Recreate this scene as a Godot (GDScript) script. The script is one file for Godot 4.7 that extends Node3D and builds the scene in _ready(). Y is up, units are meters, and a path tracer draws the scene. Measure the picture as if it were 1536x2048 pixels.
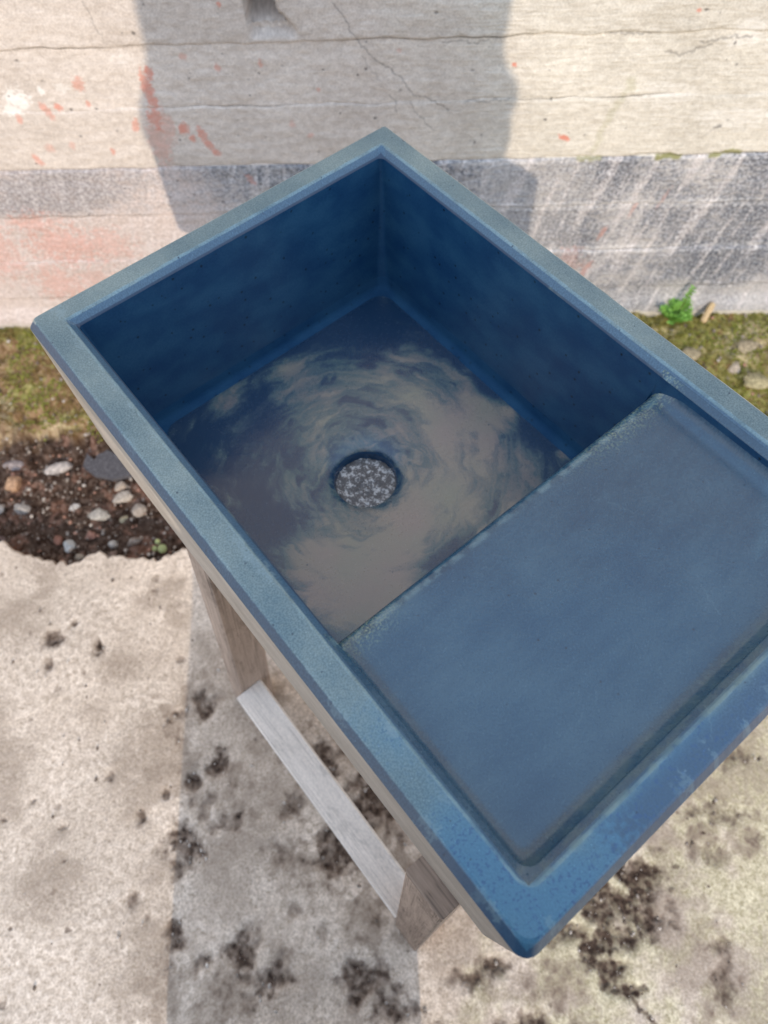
extends Node3D
# A blue cast-concrete sink on a wooden trestle, in the photographer's own shadow, in a yard of broken concrete before a board-marked wall.

const CAM := Vector3(0, 1.5, 0)
const SUN_AZ := 5.35          # degrees: shadows lean this much to the left as they run to the wall
const SUN_EL := 23.6
const SINK_AT := Vector3(-0.3784, 0.667, -0.5594)     # the sink's far left lower corner
const SINK_W := 0.506
const SINK_L := 0.768
const SINK_H := 0.25
const WALL_AT := Vector3(0.051, 0, -1.386)

var N := []                   # tileable 512 x 512 noises, as bytes
var rng := RandomNumberGenerator.new()
var used := {}


# ------------------------------------------------------------------ small helpers
func numbered(called: String) -> String:
	if not used.has(called):
		used[called] = 0
		return called
	used[called] += 1
	return "%s_%03d" % [called, used[called]]

func tag(o: Node3D, label: String, category := "", group := "", kind := "") -> Node3D:
	if label: o.set_meta("label", label)
	if category: o.set_meta("category", category)
	if group: o.set_meta("group", group)
	if kind: o.set_meta("kind", kind)
	return o

func thing(called: String, label: String, category: String, at := Vector3.ZERO, turn := 0.0, group := "") -> Node3D:
	var o := Node3D.new()
	o.name = numbered(called)
	add_child(o)
	o.position = at
	o.rotation.y = turn
	return tag(o, label, category, group)

func put(called: String, m: Mesh, mat: Material, parent: Node = null, at := Transform3D()) -> MeshInstance3D:
	var o := MeshInstance3D.new()
	o.mesh = m
	o.material_override = mat
	o.transform = at
	if parent == null:
		o.name = numbered(called)
		add_child(o)
	else:
		o.name = called
		parent.add_child(o, true)
	return o

func smooth(a: float, b: float, x: float) -> float:
	var t := clampf((x - a) / (b - a), 0.0, 1.0)
	return t * t * (3.0 - 2.0 * t)

func ns(k: int, x: float, y: float) -> float:
	return N[k][(int(floor(y)) & 511) * 512 + (int(floor(x)) & 511)] / 255.0

func nb(k: int, x: float, y: float) -> float:         # the same, interpolated
	var xf := floorf(x)
	var yf := floorf(y)
	var x0 := int(xf) & 511
	var y0 := (int(yf) & 511) * 512
	var x1 := (x0 + 1) & 511
	var y1 := (y0 + 512) & 262143
	var b: PackedByteArray = N[k]
	var fx := x - xf
	return lerpf(lerpf(b[y0 + x0], b[y0 + x1], fx), lerpf(b[y1 + x0], b[y1 + x1], fx), y - yf) / 255.0

func make_noise() -> void:
	var kinds := [[FastNoiseLite.TYPE_SIMPLEX_SMOOTH, 0.008, 5, 11], [FastNoiseLite.TYPE_SIMPLEX_SMOOTH, 0.03, 4, 23], [FastNoiseLite.TYPE_SIMPLEX, 0.22, 2, 37], [FastNoiseLite.TYPE_CELLULAR, 0.045, 1, 41], [FastNoiseLite.TYPE_SIMPLEX_SMOOTH, 0.012, 4, 59], [FastNoiseLite.TYPE_SIMPLEX, 0.09, 3, 71]]
	for k in kinds:
		var f := FastNoiseLite.new()
		f.noise_type = k[0]
		f.frequency = k[1]
		f.fractal_octaves = k[2]
		f.fractal_type = FastNoiseLite.FRACTAL_NONE if k[2] == 1 else FastNoiseLite.FRACTAL_FBM
		f.seed = k[3]
		if k[0] == FastNoiseLite.TYPE_CELLULAR:
			f.cellular_return_type = FastNoiseLite.RETURN_DISTANCE
		if k[3] == 59:
			f.domain_warp_enabled = true
			f.domain_warp_amplitude = 60.0
			f.domain_warp_frequency = 0.01
		var im := f.get_seamless_image(512, 512)
		im.convert(Image.FORMAT_L8)
		N.append(im.get_data())

func picture(w: int, h: int, data: PackedByteArray, grey := false) -> ImageTexture:
	return ImageTexture.create_from_image(Image.create_from_data(w, h, false, Image.FORMAT_L8 if grey else Image.FORMAT_RGB8, data))

func material(color: Color, rough := 0.8, spec := 0.5) -> StandardMaterial3D:
	var m := StandardMaterial3D.new()
	m.albedo_color = color
	m.roughness = rough
	m.metallic_specular = spec
	return m

func byte(x: float) -> int:
	return clampi(int(x), 0, 255)


# ------------------------------------------------------------------ meshes
class Shape:
	var v := PackedVector3Array()
	var n := PackedVector3Array()
	var t := PackedVector2Array()
	var c := PackedColorArray()
	var i := PackedInt32Array()

	# rows of points of equal length; each call has normals of its own, so that bands meet in an edge
	func grid(rows: Array, uvs: Array = [], closed := false, flip := false) -> void:
		var w: int = rows[0].size()
		var first := v.size()
		for r in rows.size():
			v.append_array(rows[r])
			if uvs: t.append_array(uvs[r])
		var nn := PackedVector3Array()
		nn.resize(rows.size() * w)
		var across := w if closed else w - 1
		for r in rows.size() - 1:
			for k in across:
				var a := r * w + k
				var b := r * w + (k + 1) % w
				var d := a + w
				var e := b + w
				var pa := v[first + a]
				var f := (v[first + e] - pa).cross(v[first + d] - v[first + b])
				if not flip: f = -f
				nn[a] += f
				nn[b] += f
				nn[d] += f
				nn[e] += f
				if flip:
					i.append_array([first + a, first + d, first + b, first + b, first + d, first + e])
				else:
					i.append_array([first + a, first + b, first + d, first + b, first + e, first + d])
		for k in nn.size():
			nn[k] = nn[k].normalized() if nn[k].length_squared() > 1e-24 else Vector3.UP
		n.append_array(nn)

	# flat polygon, points clockwise as seen from its front
	func face(p: PackedVector3Array, uv: PackedVector2Array = PackedVector2Array()) -> void:
		var first := v.size()
		var q := -(p[1] - p[0]).cross(p[2] - p[0]).normalized()
		for k in p.size():
			v.append(p[k])
			n.append(q)
			if uv.size(): t.append(uv[k])
		for k in p.size() - 2:
			i.append_array([first, first + k + 1, first + k + 2])

	func mesh() -> ArrayMesh:
		var a := []
		a.resize(Mesh.ARRAY_MAX)
		a[Mesh.ARRAY_VERTEX] = v
		a[Mesh.ARRAY_NORMAL] = n
		if t.size() == v.size(): a[Mesh.ARRAY_TEX_UV] = t
		if c.size() == v.size(): a[Mesh.ARRAY_COLOR] = c
		a[Mesh.ARRAY_INDEX] = i
		var m := ArrayMesh.new()
		m.add_surface_from_arrays(Mesh.PRIMITIVE_TRIANGLES, a)
		return m

# a rounded rectangle, always the same number of points; radii at (x0,z0), (x1,z0), (x1,z1), (x0,z1)
const SIDE := 36
const ARC := 6
func rrect(x0: float, z0: float, x1: float, z1: float, radii: Array) -> PackedVector2Array:
	var out := PackedVector2Array()
	var corners := [Vector2(x0, z0), Vector2(x1, z0), Vector2(x1, z1), Vector2(x0, z1)]
	var along := [Vector2(1, 0), Vector2(0, 1), Vector2(-1, 0), Vector2(0, -1)]
	for k in 4:
		var r: float = radii[k]
		var prev: Vector2 = along[(k + 3) % 4]
		var next: Vector2 = along[k]
		var mid: Vector2 = corners[k] - prev * r + next * r
		for a in ARC:
			var q := PI / 2 * a / (ARC - 1)
			out.append(mid - next * r * cos(q) + prev * r * sin(q))
		var from: Vector2 = corners[k] + next * r
		var to: Vector2 = corners[(k + 1) % 4] - next * float(radii[(k + 1) % 4])
		for s in range(1, SIDE):
			out.append(from.lerp(to, float(s) / SIDE))
	return out

# a squared timber with eased edges, its length along y from 0 to l, and uv along the grain
func timber(l: float, w: float, d: float, ease := 0.003, skew := 0.0) -> ArrayMesh:
	var s := Shape.new()
	var p := [Vector2(-w / 2 + ease, -d / 2), Vector2(w / 2 - ease, -d / 2), Vector2(w / 2, -d / 2 + ease), Vector2(w / 2, d / 2 - ease), Vector2(w / 2 - ease, d / 2), Vector2(-w / 2 + ease, d / 2), Vector2(-w / 2, d / 2 - ease), Vector2(-w / 2, -d / 2 + ease)]
	var run := 0.0
	var off := rng.randf()
	for k in 8:
		var a: Vector2 = p[k]
		var b: Vector2 = p[(k + 1) % 8]
		var step := a.distance_to(b)
		var u0 := off + run / 0.3
		var u1 := off + (run + step) / 0.3
		s.face(PackedVector3Array([Vector3(a.x, skew * a.x, a.y), Vector3(a.x, l + skew * a.x, a.y), Vector3(b.x, l + skew * b.x, b.y), Vector3(b.x, skew * b.x, b.y)]), PackedVector2Array([Vector2(u0, off), Vector2(u0, off + l), Vector2(u1, off + l), Vector2(u1, off)]))
		run += step
	for top in 2:
		var q := PackedVector3Array()
		var uv := PackedVector2Array()
		for k in 8:
			var a: Vector2 = p[k if top == 0 else 7 - k]
			q.append(Vector3(a.x, (l if top else 0.0) + skew * a.x, a.y))
			uv.append(Vector2(a.x / 0.3, a.y * 0.3))
		s.face(q, uv)
	return s.mesh()

func stone_mesh(size: Vector3, knobs: float, cuts: int, sd: int) -> ArrayMesh:
	var f := FastNoiseLite.new()
	f.seed = sd
	f.frequency = 0.9
	var r2 := RandomNumberGenerator.new()
	r2.seed = sd
	var planes := []
	for k in cuts:
		planes.append([Vector3(r2.randfn(), r2.randfn(), r2.randfn()).normalized(), r2.randf_range(0.5, 0.82)])
	var rows := []
	for j in 13:
		var row := PackedVector3Array()
		for k in 18:
			var q := PI * j / 12.0
			var a := TAU * k / 18.0
			var d := Vector3(sin(q) * cos(a), cos(q), sin(q) * sin(a))
			var r := 1.0 + knobs * f.get_noise_3dv(d * 1.6)
			for pl in planes:
				var s: float = d.dot(pl[0])
				if s * r > pl[1]: r = pl[1] / s
			row.append(d * r * size)
		rows.append(row)
	var s := Shape.new()
	s.grid(rows, [], true)
	return s.mesh()


# ------------------------------------------------------------------ painted matter: textures
func splat(mask: PackedFloat32Array, w: int, h: int, cx: float, cy: float, rx: float, ry: float, amp: float, tilt := 0.0, grain := 1.0, k := 5, outer := 1.18, core := 0.6) -> void:
	var reach := maxf(rx, ry) * 1.7
	var ct := cos(tilt)
	var st := sin(tilt)
	for y in range(maxi(0, int(cy - reach)), mini(h, int(cy + reach) + 1)):
		for x in range(maxi(0, int(cx - reach)), mini(w, int(cx + reach) + 1)):
			var dx := x - cx
			var dy := y - cy
			var px := (dx * ct + dy * st) / rx
			var py := (dy * ct - dx * st) / ry
			var d := sqrt(px * px + py * py) + (nb(k, x * 1.3 + 7.0, y * 1.3) - 0.5) * 1.1 * grain + (nb(1, x * 1.5, y * 1.5 + 91.0) - 0.5) * 0.9 * grain
			var val := amp * smooth(outer, core, d)
			if val > mask[y * w + x]: mask[y * w + x] = val

func stroke(mask: PackedFloat32Array, w: int, h: int, pts: Array, r: float, amp: float) -> void:
	for k in pts.size() - 1:
		var a: Vector2 = pts[k]
		var b: Vector2 = pts[k + 1]
		var steps := maxi(1, int(a.distance_to(b) / 1.0))
		for s in steps:
			var p := a.lerp(b, float(s) / steps)
			p += Vector2(nb(1, p.x * 2.0, p.y * 2.0) - 0.5, nb(1, p.y * 2.0 + 50.0, p.x * 2.0) - 0.5) * 9.0
			var rr := r * (0.5 + ns(5, p.x, p.y))
			for y in range(int(p.y - rr), int(p.y + rr) + 1):
				for x in range(int(p.x - rr), int(p.x + rr) + 1):
					if x >= 0 and y >= 0 and x < w and y < h:
						var val := amp * clampf(1.4 - Vector2(x, y).distance_to(p) / rr, 0, 1)
						if val > mask[y * w + x]: mask[y * w + x] = val

const TW := 900
const TH := 1372
func sink_pictures() -> Array:
	# a plan of the sink, 0.5 m by 0.762 m: rim, marbled basin floor, drainboard
	var cw := 60
	var chh := 92
	var coarse := Image.create(cw, chh, false, Image.FORMAT_L8)
	var pale := [[0.359, 0.347, 0.055, 1.0], [0.372, 0.255, 0.05, 0.9], [0.136, 0.37, 0.07, 0.9], [0.175, 0.062, 0.03, 0.9], [0.264, 0.097, 0.025, 0.7], [0.265, 0.196, 0.03, 0.5], [0.276, 0.392, 0.05, 0.8], [0.131, 0.297, 0.035, 0.6], [0.202, 0.365, 0.045, 0.8], [0.405, 0.33, 0.035, 0.8], [0.15, 0.241, 0.025, 0.4], [0.072, 0.327, 0.05, 0.7], [0.417, 0.182, 0.03, 0.45], [0.12, 0.42, 0.05, 0.8]]
	var blue := [[0.075, 0.085, 0.05, 0.9], [0.188, 0.131, 0.03, 0.7], [0.119, 0.251, 0.025, 0.9], [0.192, 0.205, 0.022, 0.5], [0.445, 0.14, 0.05, 0.8], [0.425, 0.39, 0.022, 1.2], [0.21, 0.445, 0.035, 0.6], [0.202, 0.089, 0.022, 0.6], [0.066, 0.196, 0.05, 0.7], [0.37, 0.141, 0.03, 0.5], [0.047, 0.269, 0.03, 0.6], [0.436, 0.3, 0.018, 0.9], [0.37, 0.06, 0.05, 1.0], [0.3, 0.05, 0.03, 0.8]]
	for y in chh:
		for x in cw:
			var px := (x + 0.5) / cw * SINK_W
			var pz := (y + 0.5) / chh * SINK_L - 0.006
			var s := 0.42
			for b in pale: s += 0.5 * b[3] * exp(-((px - b[0]) ** 2 + (pz - b[1]) ** 2) / (b[2] * b[2]))
			for b in blue: s -= 0.55 * b[3] * exp(-((px - b[0]) ** 2 + (pz - b[1]) ** 2) / (b[2] * b[2]))
			coarse.set_pixel(x, y, Color(s * 0.5 + 0.2, 0, 0))
	coarse.resize(TW, TH, Image.INTERPOLATE_CUBIC)
	var bias := coarse.get_data()
	var rgb := PackedByteArray()
	rgb.resize(TW * TH * 3)
	var rough := PackedByteArray()
	rough.resize(TW * TH)
	var lift := PackedByteArray()
	lift.resize(TW * TH)
	var pits := PackedFloat32Array()
	pits.resize(TW * TH)
	var worn := PackedFloat32Array()
	worn.resize(TW * TH)
	var r3 := RandomNumberGenerator.new()
	r3.seed = 15
	for k in 150:                                  # air-bubble holes left by the casting
		var a := r3.randf_range(0.7, 2.2)
		splat(pits, TW, TH, r3.randf() * TW, r3.randf() * TH, a, a * r3.randf_range(0.7, 1.2), r3.randf_range(0.5, 1.0), 0.0, 0.25)
	for k in 46:                                   # fine scratches and rubbed marks
		var p := Vector2(r3.randf() * TW, r3.randf() * TH)
		var q := p + Vector2.from_angle(r3.randf() * TAU) * r3.randf_range(4.0, 60.0)
		stroke(worn, TW, TH, [p, q], 0.8, r3.randf_range(0.1, 0.35))
	for k in 40:                                   # rubbed patches along the rim's edges
		var e := r3.randi() % 3
		var p := Vector2(r3.randf_range(8, 16) if e == 0 else r3.randf_range(50, 62), r3.randf() * TH) if e < 2 else Vector2(r3.randf() * TW, TH - r3.randf_range(8, 16))
		splat(worn, TW, TH, p.x, p.y, r3.randf_range(3, 9), r3.randf_range(5, 26), r3.randf_range(0.2, 0.5), 0.0, 1.6)
	for y in TH:
		var z := (y + 0.5) / TH * SINK_L - 0.006
		for x in TW:
			var px := (x + 0.5) / TW * SINK_W
			var r := 60.0
			var g := 98.0
			var b := 132.0
			var fine := ns(2, x * 1.0, y * 1.0) - 0.5
			var mid := nb(5, x * 0.7, y * 0.7) - 0.5
			var big := nb(0, x * 0.5, y * 0.5) - 0.5
			var ro := 0.4
			if px > 0.04 and px < 0.466 and z > 0.034 and z < 0.486:
				# basin floor: pigment swirled round the drain, shade painted in along its edges
				var dx := px - 0.229
				var dz := z - 0.283
				var rad := sqrt(dx * dx + dz * dz)
				var th := 1.9 * exp(-rad / 0.055) + 0.7 * exp(-rad / 0.16)
				var qx := dx * cos(th) - dz * sin(th)
				var qz := dx * sin(th) + dz * cos(th)
				var sx := clampi(int((0.229 + dx * cos(th * 0.3) - dz * sin(th * 0.3)) / SINK_W * TW), 0, TW - 1)
				var sy := clampi(int((0.289 + dx * sin(th * 0.3) + dz * cos(th * 0.3)) / SINK_L * TH), 0, TH - 1)
				var base := (bias[sy * TW + sx] / 255.0 - 0.2) / 0.5
				var warp := nb(0, qx * 1500.0 + 40.0, qz * 1500.0) - 0.5
				var ang := atan2(dz, dx)
				var ring := nb(1, (ang / TAU + 0.5) * 512.0 + rad * 2000.0, rad * 2800.0 + warp * 110.0) - 0.5
				var wisps := nb(0, (ang / TAU + 0.5) * 512.0 + rad * 1700.0 + 150.0, rad * 2700.0 + warp * 170.0 + 90.0) - 0.5
				var near := exp(-rad / 0.09)
				var s := 0.45 + (base - 0.42) * 1.35 + warp * 0.6 + wisps * 0.85 + ring * (0.4 + 0.3 * near) + fine * 0.05
				var k := smooth(0.0, 1.2, s - 0.4 * smooth(0.028, 0.0, minf(minf(px - 0.05, 0.45 - px), minf(z - 0.05, 0.475 - z)) + warp * 0.03))  # bluer near the walls: the shade there is put into the colour
				var pink := nb(0, px * 900.0 + 300.0, z * 900.0)
				r = lerpf(28.0, 132.0 + pink * 12.0, k)
				g = lerpf(57.0, 132.0 - pink * 4.0, k)
				b = lerpf(84.0, 117.0 + pink * 4.0, k)
				if k > 0.2 and k < 0.75:            # greener where the two bleed together
					var m := 1.0 - absf(k - 0.47) / 0.28
					g += 7.0 * m
					b += 3.0 * m
				r += fine * 9.0
				g += fine * 9.0
				b += fine * 9.0
				ro = 0.24 + 0.06 * k + 0.3 * smooth(0.012, 0.0, minf(minf(px - 0.058, 0.448 - px), minf(z - 0.052, 0.468 - z)))
			elif px > 0.036 and px < 0.47 and z > 0.482 and z < 0.726:
				# drainboard: dusty slate blue, bluer towards its far corner, olive specks along the lip
				var dust := clampf(0.5 + big * 0.9 + mid * 0.3 + fine * 0.3 + (nb(1, x * 0.25, y * 0.9) - 0.5) * 0.5, 0.0, 1.0)
				r = lerpf(36.0, 60.0, dust)
				g = lerpf(70.0, 90.0, dust)
				b = lerpf(94.0, 109.0, dust)
				ro = 0.27
				var lip := smooth(0.516, 0.488, z + mid * 0.02)
				var patch := maxf(smooth(0.06, 0.0, absf(px - 0.07)), smooth(0.14, 0.02, absf(px - 0.43)))
				var o := lip * patch * smooth(0.35, 0.75, nb(5, x * 1.6, y * 1.6) + fine * 0.5)
				r = lerpf(r, 142.0, o * 0.75)
				g = lerpf(g, 150.0, o * 0.75)
				b = lerpf(b, 122.0, o * 0.75)
				var arris := smooth(0.499, 0.494, z) * smooth(0.486, 0.49, z) * smooth(0.3, 0.65, nb(1, x * 0.8, y * 0.8 + 60.0))  # the lip's highlight, painted in as a pale line
				r = lerpf(r, 122.0, arris * 0.5)
				g = lerpf(g, 148.0, arris * 0.5)
				b = lerpf(b, 154.0, arris * 0.5)
				var foot := smooth(0.704, 0.72, z + mid * 0.008)
				foot *= smooth(0.3, 0.7, nb(1, x * 0.9, y * 2.2))
				r = lerpf(r, 104.0, foot * 0.28)
				g = lerpf(g, 116.0, foot * 0.28)
				b = lerpf(b, 108.0, foot * 0.28)
				r += fine * 13.0
				g += fine * 13.0
				b += fine * 13.0
			else:
				# rim: a pale bloom over blue, giving way to clear blue with dark pores at the near end
				var near_end := smooth(0.52, 0.72, z + big * 0.2 - px * 0.25)
				var bloom := clampf(0.55 + mid * 0.35 + big * 1.1 + fine * 0.3, 0.0, 1.0)
				r = lerpf(lerpf(80.0, 122.0, bloom), 58.0, near_end)
				g = lerpf(lerpf(107.0, 139.0, bloom), 110.0, near_end)
				b = lerpf(lerpf(116.0, 138.0, bloom), 140.0, near_end)
				var slate := smooth(0.09, 0.13, px + mid * 0.05) * smooth(0.72, 0.745, z)
				r = lerpf(r, 44.0, slate * 0.8)
				g = lerpf(g, 76.0, slate * 0.8)
				b = lerpf(b, 104.0, slate * 0.8)
				var pore := smooth(0.66, 0.74, nb(5, x * 1.2 + 200.0, y * 1.2) * 0.75 + nb(1, x * 1.1, y * 1.1) * 0.3) * near_end
				r = lerpf(r, 34.0, pore * 0.75)
				g = lerpf(g, 78.0, pore * 0.75)
				b = lerpf(b, 122.0, pore * 0.75)
				# eased edges: deep blue outside, pale along the inner arris, clear blue below it
				var ix := 0.045 - minf(0.045, minf(px, SINK_W - px))
				var iz := 0.045 - minf(0.045, minf(z + 0.006, SINK_L - 0.006 - z))
				var inset := 0.045 - (sqrt(ix * ix + iz * iz) if z > 0.4 else maxf(ix, iz))
				var lip_in := nb(1, x * 0.7 + 11.0, y * 0.7)
				var out := smooth(0.0075, 0.0062, 0.045 - maxf(ix, iz) + mid * 0.0007)
				r = lerpf(r, 34.0, out * 0.85)
				g = lerpf(g, 68.0, out * 0.85)
				b = lerpf(b, 98.0, out * 0.85)
				var back := smooth(0.0058, 0.0064, inset) * smooth(0.0088, 0.0076, inset + mid * 0.001) * (1.0 if z < 0.01 or px > 0.49 else 0.0) * smooth(0.2, 0.6, lip_in)
				r = lerpf(r, 196.0, back * 0.6)
				g = lerpf(g, 188.0, back * 0.6)
				b = lerpf(b, 168.0, back * 0.6)
				var arris := smooth(0.0306, 0.0318, inset + mid * 0.0008) * smooth(0.0346, 0.0338, inset) * smooth(0.05, 0.75, lip_in)
				var below := smooth(0.0338, 0.0346, inset)
				r = lerpf(lerpf(r, 124.0, arris * 0.62), 50.0, below * 0.8)
				g = lerpf(lerpf(g, 154.0, arris * 0.62), 86.0, below * 0.8)
				b = lerpf(lerpf(b, 164.0, arris * 0.62), 114.0, below * 0.8)
				var sand := lerpf(30.0, 14.0, near_end)
				r += fine * sand
				g += fine * sand
				b += fine * sand
				var inner := smooth(0.716, 0.722, z) * smooth(0.736, 0.729, z) * smooth(0.03, 0.06, px)    # olive streak on the near inner edge
				var od := inner * smooth(0.3, 0.6, nb(1, x * 0.6, y * 0.6 + 33.0))
				r = lerpf(r, 116.0, od * 0.45)
				g = lerpf(g, 140.0, od * 0.45)
				b = lerpf(b, 138.0, od * 0.45)
				ro = 0.36
			var pit := pits[y * TW + x]
			var rub := worn[y * TW + x]
			r = lerpf(lerpf(r, 128.0, rub), 20.0, pit * 0.8)
			g = lerpf(lerpf(g, 150.0, rub), 38.0, pit * 0.8)
			b = lerpf(lerpf(b, 156.0, rub), 56.0, pit * 0.8)
			if fine > 0.46:                       # single bright sand grains
				r += 40.0
				g += 38.0
				b += 34.0
			var at := y * TW + x
			rgb[at * 3] = byte(r)
			rgb[at * 3 + 1] = byte(g)
			rgb[at * 3 + 2] = byte(b)
			rough[at] = byte((ro + mid * 0.12 + big * 0.1) * 255.0)
			lift[at] = byte(128.0 + fine * 60.0 + mid * 40.0 - 110.0 * pit)
	return [picture(TW, TH, rgb), picture(TW, TH, rough, true), picture(TW, TH, lift, true)]

func blue_side_picture() -> ImageTexture:
	var rgb := PackedByteArray()
	rgb.resize(512 * 512 * 3)
	for y in 512:
		for x in 512:
			var k := clampf(0.5 + (nb(0, x, y * 2.0) - 0.5) * 1.6 + (nb(1, x, y) - 0.5) * 0.5, 0, 1)
			var fine := ns(2, x, y) - 0.5
			var at := (y * 512 + x) * 3
			var pit := smooth(0.10, 0.03, ns(3, x, y)) * smooth(0.55, 0.6, ns(1, x + 90.0, y))
			rgb[at] = byte(lerpf(26.0, 42.0, k) + fine * 9.0 - pit * 14.0)
			rgb[at + 1] = byte(lerpf(64.0, 82.0, k) + fine * 9.0 - pit * 34.0)
			rgb[at + 2] = byte(lerpf(98.0, 112.0, k) + fine * 9.0 - pit * 52.0)
	return picture(512, 512, rgb)

func raw_picture() -> ImageTexture:
	var rgb := PackedByteArray()
	rgb.resize(512 * 512 * 3)
	for y in 512:
		for x in 512:
			var d := (nb(1, x * 0.5, y * 3.0) - 0.5) * 34.0 + (nb(5, x * 0.5, y * 4.0) - 0.5) * 22.0 + (nb(0, x, y) - 0.5) * 30.0 + (ns(2, x, y) - 0.5) * 20.0
			var at := (y * 512 + x) * 3
			rgb[at] = byte(164.0 + d)
			rgb[at + 1] = byte(154.0 + d)
			rgb[at + 2] = byte(142.0 + d)
	return picture(512, 512, rgb)

const WW := 2048
const WH := 1024
const WM := 819.2             # wall pixels per metre; the picture spans 2.5 m by 1.25 m and repeats
func wp(s: float, h: float) -> Vector2:
	return Vector2((s + 1.25) * WM, (1.25 - h) * WM)

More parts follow.
